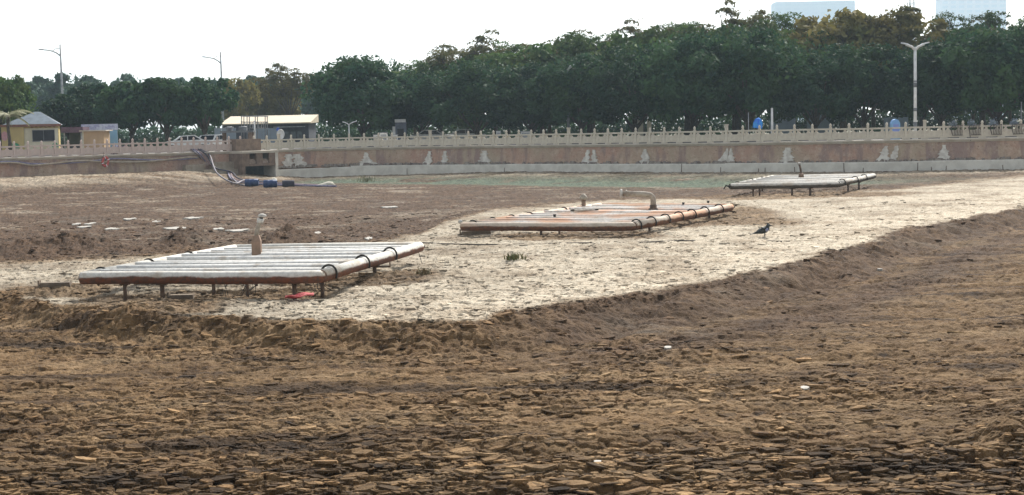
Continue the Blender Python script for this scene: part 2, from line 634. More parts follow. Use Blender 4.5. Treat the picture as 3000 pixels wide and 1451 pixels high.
def reg(y0, y1, xm=0.37):
    def f(r, n):
        Y = 1 / (1 / y0 + (1 / y1 - 1 / y0) * r.random(n))
        X = (r.random(n) * 2 - 1) * (xm * Y + 1)
        return X, Y
    return f


fl = flakes("mud_flakes", 30000, reg(16, 60), (0.05, 0.17), 1, (0.04, 0.11), 0.10)
tag(fl, "curled brown flakes and clods of dried mud littering the foreground", "mud flakes")
fl = flakes("mud_flakes", 13000, reg(30, 75), (0.05, 0.15), 2, (0.06, 0.16), 0.10)
tag(fl, "small crusts of dried mud scattered over the pale cracked pan", "mud flakes")

# ------------------------------------------------------------------ promenade behind the wall
PAVE = pm("promenade paving", (0.19, 0.175, 0.155), (0.13, 0.12, 0.11), 0.8, bmp=0.004)
GRASS = pm("park grass", (0.055, 0.075, 0.03), (0.10, 0.09, 0.05), 0.25)


def wall_offset(k, off):
    a = math.atan2(wy[min(k + 1, len(wy) - 1)] - wy[max(k - 1, 0)], wx[min(k + 1, len(wx) - 1)] - wx[max(k - 1, 0)])
    return (wx[k] + math.sin(a) * off, wy[k] - math.cos(a) * off)


KS = list(range(0, len(wx), 2))
PZ = CZ - 0.05
edge = [(*wall_offset(k, -0.3), PZ) for k in KS]
V_, F_ = [], []
for e in edge:
    V_.append(e); V_.append((e[0] * 1.12, e[1] + 16, PZ))
for i in range(len(edge) - 1):
    F_.append((2 * i, 2 * i + 2, 2 * i + 3, 2 * i + 1))
struct(MB().add(V_, F_).build("promenade", PAVE))
V_, F_ = [], []
for e in edge:
    V_.append((e[0] * 1.12, e[1] + 16, PZ)); V_.append((e[0] * 26, 2600, PZ))
for i in range(len(edge) - 1):
    F_.append((2 * i, 2 * i + 2, 2 * i + 3, 2 * i + 1))
struct(MB().add(V_, F_).build("park_ground", GRASS))


# ------------------------------------------------------------------ retaining wall
def wall_material():
    m, t, b = newmat("stained lake wall")
    co = N(t, "ShaderNodeNewGeometry").outputs["Position"]
    a = noise(t, 0.16, 4, 0.6, co)
    c = noise(t, 1.6, 6, 0.7, co)
    d = noise(t, 6.0, 5, 0.7, co)
    e = noise(t, 0.9, 4, 0.65, co, (1, 1, 0.25))
    base = mixc(t, ramp(t, a, 0.40, 0.62), (0.46, 0.29, 0.215), (0.43, 0.34, 0.245))
    base = mixc(t, ramp(t, c, 0.45, 0.75), base, (0.56, 0.43, 0.33))
    base = mixc(t, ramp(t, e, 0.50, 0.64), base, (0.33, 0.235, 0.20))
    base = mixc(t, ramp(t, d, 0.58, 0.72), base, (0.50, 0.43, 0.34))
    base = mixc(t, ramp(t, d, 0.42, 0.30), base, (0.19, 0.13, 0.10))
    t.links.new(base, b.inputs["Base Color"])
    b.inputs["Roughness"].default_value = 0.9
    bump(t, b, math_(t, 'ADD', c, d), 1.0, 0.08)
    return m


WALLM = wall_material()
CONC = pm("pale concrete", (0.66, 0.63, 0.55), (0.54, 0.51, 0.44), 1.2, bmp=0.01)
COPM = pm("coping stone", (0.55, 0.50, 0.42), (0.45, 0.40, 0.32), 1.5, bmp=0.006)
STONE = pm("balustrade stone", (0.64, 0.58, 0.47), (0.52, 0.46, 0.37), 2.0, bmp=0.006)
STONEP = pm("pinkish balustrade stone", (0.58, 0.47, 0.41), (0.48, 0.39, 0.34), 2.0, bmp=0.006)
PLAST = pm("plaster patch", (0.68, 0.65, 0.58), (0.50, 0.46, 0.40), 2.5, bmp=0.02)


def sweep(prof, k0=0, k1=None, step=2):
    """extrude a closed (off,z) profile along the wall"""
    ks = list(range(k0, (k1 or len(wx) - 1) + 1, step))
    n = len(prof)
    V, F = [], []
    for k in ks:
        for o, z in prof:
            x, y = wall_offset(k, o)
            V.append((x, y, z))
    for i in range(len(ks) - 1):
        for j in range(n):
            j2 = (j + 1) % n
            F.append((i * n + j, i * n + j2, (i + 1) * n + j2, (i + 1) * n + j))
    F.append(tuple(range(n))); F.append(tuple((len(ks) - 1) * n + j for j in range(n))[::-1])
    return MB().add(V, F)


wall = thing("retaining_wall", (0, 0, 0), "long reddish brown stained retaining wall round the drained lake", "wall")
# body of the wall with an uneven face
ks = list(range(0, len(wx), 1))
zs = np.linspace(-1.2, CZ - 0.14, 15)
V_, F_ = [], []
for k in ks:
    for z in zs:
        off = 0.30 - 0.10 * (z + 1.2) / 3.4 + 0.10 * (float(fbm(np.array([ws[k] * 0.9]), np.array([z * 1.4]), 4, 5)[0]) - 0.5)
        V_.append((*wall_offset(k, off), z))
    V_.append((*wall_offset(k, -0.5), CZ - 0.14))
n_ = len(zs) + 1
for i in range(len(ks) - 1):
    for j in range(n_ - 1):
        F_.append((i * n_ + j, (i + 1) * n_ + j, (i + 1) * n_ + j + 1, i * n_ + j + 1))
MB().add(V_, F_).build("wall_face", WALLM, wall)
sweep([(-0.45, CZ - 0.13), (0.42, CZ - 0.13), (0.45, CZ - 0.04), (0.42, CZ), (-0.45, CZ)]).build("coping", COPM, wall)
sweep([(-0.2, CZ - 0.24), (0.27, CZ - 0.24), (0.30, CZ - 0.133), (-0.2, CZ - 0.133)]).build("string_course", COPM, wall)

# concrete footing slabs, cast in lengths with open joints
S760, S3600 = wall_s_at_px(765), ws[-2]
joints = [S760]
for px in (962, 1030, 1215, 1500, 1790, 2015, 2135, 2480, 2700, 2860):
    joints.append(wall_s_at_px(px))
while joints[-1] < S3600 - 5:
    joints.append(joints[-1] + 5)
for a, b in zip(joints[:-1], joints[1:]):
    k0, k1 = int(np.searchsorted(ws, a)), int(np.searchsorted(ws, b))
    if k1 - k0 < 3:
        continue
    f = np.interp((a + b) / 2, [S760, S760 + 16, S3600], [0.62, 0.80, 0.86])
    g_ = rnd.uniform(-.03, .03)
    sweep([(0.1, -0.9), (0.95 + g_, -0.9), (0.86 + g_, f - 0.05 + g_), (0.82 + g_, f + g_), (0.1, f + g_)], k0, k1, 1).build("footing_slab", CONC, wall)

# cement patches, wider at the foot
def patch(px, wtop, wbot, ztop, zbot, lean=0.0):
    s = wall_s_at_px(px)
    p, a = wall_frame(s)
    ppm = FPX / p.y
    rows = 14
    m = MB()
    V, F = [], []
    for i in range(rows):
        t = i / (rows - 1)
        wd = (wtop + (wbot - wtop) * t ** 1.3) / ppm
        for sd, e in ((-1, 0), (1, 1)):
            x = s + sd * (wd / 2) * (1 + rnd.uniform(-.45, .45)) + lean * (t - .5) / ppm
            q, aa = wall_frame(x)
            zz = ztop + (zbot - ztop) * t
            off = 0.30 - 0.10 * (zz + 1.2) / 3.4 + 0.075 + 0.10 * t
            V.append((q.x + math.sin(aa) * off, q.y - math.cos(aa) * off, zz))
            V.append((q.x, q.y, zz))
    for i in range(rows - 1):
        b = i * 4
        F += [(b, b + 2, b + 6, b + 4), (b + 2, b + 3, b + 7, b + 6), (b + 1, b, b + 4, b + 5)]
    F.append((0, 1, 3, 2))
    return m.add(V, F).build("plaster_patch", PLAST, wall)


for px, a, b, lean in [(838, 22, 55, -10), (872, 26, 44, 12), (1078, 6, 60, 8), (1262, 10, 30, -8), (1310, 14, 24, 0), (1425, 16, 42, 4), (1722, 8, 30, -8), (1748, 8, 26, 4),
                       (1897, 10, 44, 4), (2125, 6, 34, -16), (2145, 6, 26, 2), (2310, 18, 42, 0), (2585, 8, 56, -14), (2622, 10, 24, -10), (2766, 8, 52, 0)]:
    patch(px, a, b, CZ - 0.45, 0.75, lean)

# rubble along the top of the footing
ROCK = pm("grey rubble", (0.30, 0.265, 0.22), (0.17, 0.14, 0.12), 3, bmp=0.02)
m = MB()
s = S760
while s < S3600:
    q, a = wall_frame(s)
    sz = rnd.uniform(0.14, 0.34)
    off = rnd.uniform(0.28, 0.55)
    if rnd.random() < 0.8:
        m.box((q.x + math.sin(a) * off, q.y - math.cos(a) * off, 0.78 + sz * 0.2 + rnd.uniform(0, .06)), (sz * 1.5, sz, sz * .75), rnd.uniform(0, 3), 0, rnd.uniform(.5, .8), rnd.uniform(-.3, .3))
    s += rnd.uniform(0.16, 0.4)
o = m.build("rubble", ROCK, wall); o["kind"] = "stuff"

# ------------------------------------------------------------------ balustrade
bal = thing("balustrade", (0, 0, 0), "long carved stone balustrade along the lake promenade", "balustrade")


def post_mesh(hh, w, mat):
    m = MB().box((0, 0, hh / 2), (w, w, hh))
    m.box((0, 0, 0.05), (w + .06, w + .06, .1))
    return m.mesh("post", mat)


def finial_mesh(mat, w):
    r = w * 0.62
    return MB().lathe([(r * .8, -0.02), (r, 0.03), (r * .62, 0.07), (r * .9, 0.13), (r * .95, 0.19), (r * .55, 0.27), (r * .12, 0.31)], n=8).mesh("finial", mat)


def span_meshes(L, mat):
    a = L - 0.2
    pan = MB().box((0, 0, 0.355), (a, 0.11, 0.51))
    pan.box((0, -0.062, 0.37), (a - 0.2, 0.02, 0.34))
    top = MB().box((0, 0, 0.86), (a, 0.17, 0.12))
    # cloud shaped bracket standing on the panel
    sup = MB().prism([(-.16, 0), (.16, 0), (.13, .05), (.06, .09), (.07, .14), (.12, .19), (-.12, .19), (-.07, .14), (-.06, .09), (-.13, .05)], -0.05, 0.05)
    ft = MB().box((0, 0, 0.09), (0.3, 0.12, 0.24))
    return [(n, b.mesh(n, mat)) for n, b in (("panel", pan), ("handrail", top), ("bracket", sup), ("panel_foot", ft))]


sL0, sMid, sR1 = 0.6, wall_s_at_px(705), ws[-1] - 0.6


def run(s0, s1, step, mat, big_every=None, skip=None):
    n = max(1, int(round((s1 - s0) / step)))
    L = (s1 - s0) / n
    pm_, pb_, fm_ = post_mesh(0.98, 0.17, mat), post_mesh(1.30, 0.20, mat), finial_mesh(mat, 0.17)
    sp = dict(span_meshes(L, mat))
    for i in range(n + 1):
        q, a = wall_frame(s0 + i * L)
        if skip and skip[0] < s0 + i * L < skip[1]:
            continue
        big = big_every and i % big_every == 3
        lean = rnd.gauss(0, 0.012)
        o = obj("post", pb_ if big else pm_, bal, (q.x, q.y, CZ - 0.01), a)
        o.rotation_euler.x = lean
        if not big:
            f = obj("finial", fm_, o, (0, 0, 0.98))
        else:
            f = obj("finial", MB().box((0, 0, 0.05), (0.25, 0.25, 0.1)).mesh("finial", mat), o, (0, 0, 1.30))
    for i in range(n):
        q, a = wall_frame(s0 + (i + .5) * L)
        if skip and skip[0] < s0 + (i + .5) * L < skip[1]:
            continue
        obj("panel", sp["panel"], bal, (q.x, q.y, CZ - 0.01), a)
        obj("handrail", sp["handrail"], bal, (q.x, q.y, CZ - 0.01 + rnd.uniform(-.012, .012)), a)
        for e in (-0.28, 0.28) if L > 1.15 else (0,):
            obj("bracket", sp["bracket"], bal, (q.x + math.cos(a) * e * L, q.y + math.sin(a) * e * L, CZ + 0.60), a)
        for e in (-0.42, 0.42):
            obj("panel_foot", sp["panel_foot"], bal, (q.x + math.cos(a) * e * L, q.y + math.sin(a) * e * L, CZ - 0.01), a)


SK = (wall_s_at_px(672), wall_s_at_px(742))
run(sL0, sMid, 1.08, STONEP)
run(sMid, sR1, 1.36, STONE, 11, (SK[0], SK[1]))

# ------------------------------------------------------------------ trees
def leaf_material(name, c1, c2, c3, trans=0.25):
    m, t, b = newmat(name)
    v = attr(t, "lv")
    oi = N(t, "ShaderNodeObjectInfo").outputs["Random"]
    c = mixc(t, v, c1, c2)
    co = N(t, "ShaderNodeTexCoord").outputs["Object"]
    c = mixc(t, math_(t, 'MULTIPLY', ramp(t, noise(t, 0.35, 3, 0.6, co), 0.48, 0.68), 0.8), c, c3)
    k = math_(t, 'MULTIPLY_ADD', oi, 0.6); k.node.inputs[2].default_value = 0.7
    comb = N(t, "ShaderNodeCombineColor")
    for i in range(3):
        t.links.new(k, comb.inputs[i])
    c = mixc(t, 1.0, c, comb.outputs[0], 'MULTIPLY')
    t.links.new(c, b.inputs["Base Color"])
    b.inputs["Roughness"].default_value = 0.7
    b.inputs["Specular IOR Level"].default_value = 0.12
    tr = N(t, "ShaderNodeBsdfTranslucent")
    t.links.new(c, tr.inputs[0])
    mx = N(t, "ShaderNodeMixShader")
    mx.inputs[0].default_value = trans
    t.links.new(b.outputs[0], mx.inputs[1]); t.links.new(tr.outputs[0], mx.inputs[2])
    t.links.new(mx.outputs[0], t.nodes["Material Output"].inputs[0])
    return m


BARK = pm("bark", (0.10, 0.08, 0.06), (0.05, 0.04, 0.03), 5, bmp=0.03)
LF_DARK = leaf_material("dark ficus leaves", (0.013, 0.044, 0.027), (0.054, 0.104, 0.045), (0.05, 0.098, 0.03))
LF_MID = leaf_material("mid green leaves", (0.04, 0.085, 0.028), (0.095, 0.15, 0.042), (0.11, 0.14, 0.038))
LF_OLIVE = leaf_material("olive feathery leaves", (0.09, 0.11, 0.035), (0.16, 0.145, 0.055), (0.18, 0.13, 0.05))
LF_BROWN = leaf_material("autumn brown leaves", (0.145, 0.125, 0.036), (0.19, 0.16, 0.052), (0.115, 0.13, 0.042))
LF_FAR = leaf_material("haze-tinted far wood leaves", (0.05, 0.10, 0.068), (0.075, 0.135, 0.088), (0.08, 0.12, 0.06))  # leaf green lightened and blued to paint in distance haze


def leaf_mesh(name, P, Nn, size, mat, seed, aspect=0.55, lv=None):
    r = np.random.default_rng(seed)
    n = len(P)
    Nn = Nn / np.linalg.norm(Nn, axis=1, keepdims=True)
    rv = r.normal(size=(n, 3))
    U = np.cross(Nn, rv); U /= np.linalg.norm(U, axis=1, keepdims=True) + 1e-9
    Vv = np.cross(Nn, U)
    s = size * r.uniform(0.6, 1.4, n)[:, None]
    A = P + U * s; C = P - U * s
    B = P + Vv * s * aspect + Nn * s * 0.15; D = P - Vv * s * aspect + Nn * s * 0.15
    V = np.stack([A, B, C, D], 1).reshape(-1, 3)
    F = np.arange(n * 4).reshape(n, 4)
    return np_mesh(name, V, F, mat, {"lv": np.repeat(r.random(n) if lv is None else lv, 4)})


def ficus(seed, rx, rz, zc, nl, mat, size=0.21, clumps=95):
    """dense rounded crown of many leaf clumps"""
    r = np.random.default_rng(seed)
    P, Q, LV = [], [], []
    k = 0
    lob = r.uniform(0.78, 1.16, 9)
    while k < clumps:
        d = r.normal(size=3); d /= np.linalg.norm(d)
        if d[2] < -0.8:
            continue
        a = (math.atan2(d[1], d[0]) / (2 * math.pi) + .5) * 8
        lb = lob[int(a)] * (1 - a % 1) + lob[(int(a) + 1) % 8] * (a % 1)
        rr = r.uniform(0.52, 0.97) * lb
        c = np.array([d[0] * rx * rr, d[1] * rx * rr, zc + d[2] * rz * rr * (1 if d[2] > 0 else 0.88)])
        cr = r.uniform(0.13, 0.24) * rx
        m = max(20, int(nl / clumps * (cr / (0.19 * rx)) ** 2))
        e = r.normal(size=(m, 3)); e /= np.linalg.norm(e, axis=1, keepdims=True)
        e[:, 2] *= 0.75
        rad = cr * r.random(m)[:, None] ** 0.35
        P.append(c + e * rad)
        Q.append(e + 0.7 * r.normal(size=(m, 3)) + np.array([0, 0, 0.35]))
        LV.append(np.clip(r.random() * .75 + r.random(m) * .25, 0, 1))
        k += 1
    # stray twigs poking past the outline
    m = nl // 22
    d = r.normal(size=(m, 3)); d[:, 2] = np.abs(d[:, 2]) * 0.9 - 0.1
    d /= np.linalg.norm(d, axis=1, keepdims=True)
    P.append(np.array([0, 0, zc]) + d * np.array([rx, rx, rz]) * r.uniform(0.85, 1.02, (m, 1)))
    Q.append(r.normal(size=(m, 3)))
    LV.append(r.random(m))
    crown = leaf_mesh("crown", np.concatenate(P), np.concatenate(Q), size, mat, seed, lv=np.concatenate(LV))
    t = MB()
    h0 = zc - rz * 0.75
    t.tube([(0, 0, -0.25), (.03, .02, h0 * .5), (0.05, 0.0, h0 + .2), (0.0, .1, zc)], [.30, .22, .19, .08], 7)
    for i in range(6):
        a = i * 1.05 + r.uniform(-.3, .3)
        t.tube([(0.03, 0, h0 * r.uniform(.55, .95)), (math.cos(a) * rx * .28, math.sin(a) * rx * .28, h0 + rz * .35), (math.cos(a) * rx * .6, math.sin(a) * rx * .6, zc + rz * r.uniform(-.2, .4))], [.13, .09, .03], 5)
    return t.mesh("trunk", BARK), crown


def feather(seed, rx, h, nl, mat, size=0.19):
    """open spreading crown of flat feathery sprays (flame-tree habit)"""
    r = np.random.default_rng(seed)
    t = MB()
    hb = h * 0.32
    t.tube([(0, 0, -.25), (.05, .05, hb * .6), (0, 0, hb)], [.26, .2, .17], 7)
    P, Q = [], []
    nb = 12
    per = nl // (nb * 11)
    h = h * 1.04
    for i in range(nb):
        a = 2 * math.pi * i / nb + r.uniform(-.35, .35)
        reach = rx * r.uniform(0.35, 1.0)
        top = h * (1.0 - 0.24 * (reach / rx) ** 2) * r.uniform(0.86, 1.0)
        mid = (math.cos(a) * reach * .45, math.sin(a) * reach * .45, hb + (top - hb) * .6)
        end = (math.cos(a) * reach, math.sin(a) * reach, top)
        t.tube([(0, 0, hb * .92), mid, end], [.11, .08, .045], 5)
        for j in range(11):
            f = r.uniform(0.35, 1.08)
            b = np.array(mid) + (np.array(end) - np.array(mid)) * (f - .35) / .65 + r.normal(size=3) * np.array([1.0, 1.0, .45]) * rx * .15
            t.tube([np.array(mid) + (np.array(end) - np.array(mid)) * min(1, max(0, (f - .35) / .65 - .15)), b], [.045, .025], 3, caps=False)
            ax = a + r.uniform(-1.2, 1.2)
            ln = rx * r.uniform(0.14, 0.34)
            u = r.uniform(-1, 1, per)
            w = r.normal(0, .28, per) * (1.1 - np.abs(u))
            pts = np.stack([b[0] + (np.cos(ax) * u - np.sin(ax) * w) * ln, b[1] + (np.sin(ax) * u + np.cos(ax) * w) * ln,
                            b[2] + r.normal(0, .07, per) * ln - 0.25 * ln * u ** 2 + 0.12 * ln], 1)
            P.append(pts)
            Q.append(r.normal(size=(per, 3)) * .55 + np.array([0, 0, 1]))
    return t.mesh("trunk", BARK), leaf_mesh("crown", np.concatenate(P), np.concatenate(Q), size, mat, seed, 0.4)


PROTO = {
    'fA': ficus(11, 6.0, 4.2, 4.8, 19000, LF_DARK), 'fB': ficus(12, 5.6, 4.1, 4.8, 18000, LF_DARK), 'fC': ficus(13, 6.2, 4.4, 4.8, 19000, LF_DARK),
    'mA': ficus(14, 4.0, 3.0, 4.1, 11000, LF_MID), 'sA': ficus(15, 3.4, 2.45, 4.1, 8000, LF_DARK, 0.23, 60), 'sB': ficus(16, 3.6, 2.5, 4.2, 8000, LF_DARK, 0.23, 60),
    'oA': feather(21, 6.0, 12.0, 14000, LF_OLIVE), 'oB': feather(22, 6.0, 12.0, 14000, LF_MID), 'bA': feather(23, 6.0, 12.0, 14000, LF_BROWN),
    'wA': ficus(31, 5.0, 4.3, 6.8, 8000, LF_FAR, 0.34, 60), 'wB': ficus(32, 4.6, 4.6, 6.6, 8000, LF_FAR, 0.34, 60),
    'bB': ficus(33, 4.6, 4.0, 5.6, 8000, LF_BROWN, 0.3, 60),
}
NM = {'f': 'broadleaf_tree', 'm': 'broadleaf_tree', 's': 'broadleaf_tree', 'o': 'feathery_tree', 'b': 'autumn_tree', 'w': 'woodland_tree'}


def tree(kind, px, D, label, group=None, s=1.0, sz=None, rot=None):
    p = atY(px, 370 - 0.022 * (px - 1500), D)
    t = thing(NM[kind[0]], (p.x, D, PZ), label, "tree", group, rnd.uniform(0, 6.28) if rot is None else rot)
    t.scale = (s, s, sz or s)
    tm, cm = PROTO[kind]
    obj("trunk", tm, t); obj("crown", cm, t)
    return t


G1 = "dark trees behind the balustrade"
L1 = "dense dark green broadleaf tree with rounded crown behind the stone balustrade"
tree('fA', 1065, 148, "big rounded dark green tree beside the long cream-roofed shed", None, 1.0, .98)
tree('fB', 1235, 152, "dark green tree beside the big rounded one, standing behind the grey booth", G1, .82)
tree('fC', 1400, 145, "dark green tree whose low crown hangs over the parked white cars", G1, .92, .86)
tree('fA', 1555, 147, "dark green tree standing between the parked cars and the paler clipped shrub", G1, .85, .85)
tree('fB', 1700, 138, "dark green tree whose crown hides most of the single-winged lamp", G1, .85, .9)
tree('fC', 1860, 135, "dark green tree standing above the pale narrow wall panels", G1, .9, .93)
tree('fA', 2030, 131, "dark green tree between the pale narrow wall panels and the umbrella", G1, .95, 1.02)
tree('fB', 2190, 128, "dense dark green tree behind the blue umbrella", None, .95, 1.05)
tree('fC', 2390, 129, "dark green tree above the blue-grey hoarding glimpsed between trunks", G1, .82, .86)
tree('fA', 2530, 131, "dark green tree in front of the brown autumn crown", None, .85, .9)
tree('fB', 2760, 126, "dark green tree between the twin-winged lamp and the wire planters", G1, .88, .90)
tree('fC', 2920, 124, "dark green tree standing right behind the wire planters on the rail", G1, .92, .98)
tree('fA', 3120, 125, "dark green tree standing beyond the thin grey end post", G1, .95, 1.0)
G2 = "feathery trees rising behind the dark row"
L2 = "tall feathery olive green tree rising behind the dark tree row"
for kd, px, D, s, sz, lb in [('oB', 1215, 172, .75, .74, L2), ('oA', 1370, 168, .8, .95, "feathery tree with sparse upright sprays rising beside the rounded dark tree"), ('oB', 1490, 166, .85, .86, L2), ('oA', 1610, 164, .9, .92, L2),
                         ('oB', 1740, 162, .9, .93, L2), ('oA', 1880, 160, .95, .96, L2), ('oB', 2010, 158, .9, .97, L2), ('oA', 2150, 155, .85, 1.07, "tallest feathery tree, its top crossing the pale tower"),
                         ('oB', 2270, 156, .8, 1.02, L2), ('bA', 2420, 152, .85, .98, "brown autumn tree behind the double-armed lamp"), ('bA', 2560, 150, .95, 1.02, "wide brown autumn tree below the lattice mast"),
                         ('oB', 2850, 150, .8, .96, L2), ('oA', 2960, 152, .75, .90, L2), ('oB', 3120, 150, .9, .95, L2)]:
    tree(kd, px, D, lb, G2 if lb == L2 else None, s, sz)
tree('bB', 2470, 150, "full olive brown autumn tree left of the lattice mast", None, 1.25, 1.28)
tree('bB', 2630, 149, "full brown autumn tree directly behind the twin-winged lamp", None, 1.15, 1.26)
# fuller middle storey that closes the gaps
L3 = "mid green tree filling the gap between the dark crowns and feathery tops"
for px, D, s in [(1290, 165, 1.25), (1450, 163, 1.3), (1590, 160, 1.45), (1730, 158, 1.5), (1880, 156, 1.55), (2020, 154, 1.6), (2160, 152, 1.6), (2300, 150, 1.5), (2700, 148, 1.2), (2880, 146, 1.4), (3030, 146, 1.4)]:
    tree('mA', px, D, L3, "mid green trees of the second row", s, s * .97)
G4 = "smaller dark trees behind the kiosk and sheds"
L4 = "smaller dark green tree behind the sheds and parked cars"
tree('sA', 205, 146, "small dark green tree right behind the yellow kiosk", None, .95, .85)
tree('sB', 300, 150, "small dark green tree behind the banner board", G4, .92, .98)
tree('sA', 385, 145, "small dark green tree behind the purple spiky plant and bushes", G4, .98, 1.0)
tree('sB', 490, 145, "small dark green tree with low crown behind the leafy bush near the cars", G4, 1.02, 1.02)
tree('sA', 600, 146, "small dark green tree beside the white cars and pump deck", None, .92, 1.05)
tree('mA', 5, 138, "mid green tree beside the yellow kiosk and palm", None, .78, .98)
tree('mA', -110, 140, "mid green tree left of the kiosk, nearest the palm's outer side", None, .85, 1.0)
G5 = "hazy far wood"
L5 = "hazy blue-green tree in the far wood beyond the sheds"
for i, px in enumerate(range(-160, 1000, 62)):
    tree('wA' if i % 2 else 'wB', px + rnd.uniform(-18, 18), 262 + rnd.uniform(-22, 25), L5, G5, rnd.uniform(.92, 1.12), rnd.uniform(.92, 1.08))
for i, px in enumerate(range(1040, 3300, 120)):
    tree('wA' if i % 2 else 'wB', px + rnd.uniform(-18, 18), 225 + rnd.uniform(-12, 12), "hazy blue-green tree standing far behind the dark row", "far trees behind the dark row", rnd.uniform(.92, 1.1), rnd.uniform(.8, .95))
G6 = "brown trees before the far wood"
tree('bB', 700, 205, "brown autumn tree beside the street lamp before the far wood", None, .72, .93)
tree('bB', 745, 215, "small olive brown tree between two autumn trees", None, .65, .85)
tree('bA', 850, 200, "thin brown tree with bare upright twigs before the far wood", None, .72, .86)
tree('bB', 815, 210, "brown autumn tree behind the cream-roofed shed", None, .7, .9)

# ------------------------------------------------------------------ pipe rafts
PIPE_W = pipe_material("silted pipe", (0.17, 0.062, 0.032), (0.085, 0.05, 0.035), (0.62, 0.60, 0.54), 0.12)
PIPE_IN = pipe_material("silted cross pipe", (0.22, 0.17, 0.13), (0.14, 0.10, 0.08), (0.68, 0.67, 0.63), -0.4)
PIPE_O = pipe_material("rust stained pipe", (0.17, 0.075, 0.04), (0.09, 0.05, 0.035), (0.55, 0.47, 0.38), 0.05, (0.55, 0.29, 0.16))
PIPE_OIN = pipe_material("rust stained cross pipe", (0.20, 0.12, 0.08), (0.14, 0.09, 0.06), (0.70, 0.66, 0.60), -0.45, (0.66, 0.37, 0.22))
PIPE_G = pipe_material("grey silted pipe", (0.10, 0.085, 0.065), (0.06, 0.05, 0.04), (0.56, 0.53, 0.47), 0.1)
PIPE_GIN = pipe_material("grey silted cross pipe", (0.2, 0.18, 0.15), (0.13, 0.12, 0.1), (0.58, 0.555, 0.50), -0.45)
RUBBER = pm("black rubber strap", (0.018, 0.018, 0.017), (0.04, 0.036, 0.03), 8)
RUST = pm("rusty steel", (0.13, 0.085, 0.055), (0.07, 0.05, 0.04), 6, 0.7, 0.004)
NOZ = pm("silted nozzle", (0.36, 0.325, 0.26), (0.24, 0.20, 0.16), 5, 0.7, 0.004)
NOZW = pm("pale nozzle cap", (0.55, 0.53, 0.48), (0.32, 0.30, 0.27), 6)
BOXM = pm("brown junction box", (0.27, 0.185, 0.135), (0.20, 0.14, 0.10), 4)
BLACK = pm("black cable", (0.02, 0.02, 0.02), (0.035, 0.03, 0.028), 5)


def raft(label, NL, NR, FR, FL, ztop, n_in, hoops, mats, legs, rad=0.16, rin=0.115):
    """frame of fat float pipes with cross pipes laid side by side; corners given as pixels on the top plane"""
    a, b, c = (at(*q, ztop) for q in (NL, NR, FR))
    fl_ = at(*FL, ztop)
    u, v = (b - a), (c - b)
    u.z = v.z = 0
    o = (a + b) / 2
    t = thing("pipe_raft", (o.x, o.y, gz(o.x, o.y)), label, "raft")
    zc = ztop - rad - t.location.z
    un, vn = u.normalized(), v.normalized()
    hu = u / 2
    bow = lambda k: 0.012 * math.sin(k * 2.3)
    # near, far, left and right float pipes
    def P(fu, fv, dz=0):
        s_ = fu + .5
        w_ = (a * (1 - s_) + b * s_) * (1 - fv) + (fl_ * (1 - s_) + c * s_) * fv - o
        return Vector((w_.x, w_.y, zc + dz))

    MB().tube([P(-.5, 0), P(-.49, 0), P(-.2, 0, .008), P(.1, 0, -.012), P(.46, 0), P(.492, .008), P(.502, .03)], [rad * .97, rad, rad, rad * 1.02, rad, rad, rad], 14).build("float_pipe", mats[0], t)
    MB().tube([P(.5, .012), P(.5, .3, .01), P(.5, .65, -.01), P(.5, .985), P(.5, 1.0)], [rad * 1.02, rad, rad, rad, rad * .97], 14).build("float_pipe", mats[0], t)
    MB().tube([P(-.5, 0.012), P(-.5, .5, .01), P(-.5, 1.0)], rad * .96, 14).build("float_pipe", mats[0], t)
    MB().tube([P(-.5, 1.0), P(0, 1.0, .01), P(.5, 1.0)], rad * .96, 14).build("float_pipe", mats[0], t)
    for i in range(n_in):
        f = (i + .9) / (n_in + .9)
        j = rnd.uniform(-.006, .006)
        d = rad - rin - 0.004 + rnd.uniform(-.02, .02)
        MB().tube([P(-.488, f + j, d), P(-.1, f, d + rnd.uniform(-.015, .015)), P(.2, f, d + rnd.uniform(-.015, .015)), P(.488, f + j, d)], rin * rnd.uniform(.92, 1.06), 12).build("cross_pipe", mats[1], t)
    for side, fr_ in ((.5, hoops), (-.5, [h * .95 + .03 for h in hoops])):
        for h in hoops if side > 0 else fr_:
            m = MB()
            cpt = P(side, h)
            pts = []
            rr = rad * (1.26 if side > 0 else 1.12)
            for k in range(15):
                an = -0.5 + k * (math.pi + 1.0) / 14
                pts.append(cpt + un * (math.cos(an) * rr) + Vector((0, 0, math.sin(an) * rr * (1.12 if side > 0 else 1.0))))
            m.tube(pts, 0.028 if side > 0 else 0.024, 6)
            m.build("hoop_strap", RUBBER, t)
    for fu, fv, w in legs:
        p = P(fu, fv)
        g = gz(t.location.x + p.x, t.location.y + p.y) - t.location.z
        m = MB().tube([(p.x, p.y, g - .15), (p.x, p.y, zc - rad * .8)], w, 6)
        m.box((p.x, p.y, zc - rad - .02), (w * 4.5, .14, .035), math.atan2(u.y, u.x))
        m.build("leg", RUST, t)
    # end plug of the far right corner
    MB().tube([P(.5, 1.0), P(.5, 1.0) + un * .14 + vn * .1], [.07, .035], 8).build("end_plug", RUBBER, t)
    return t, P, un, vn


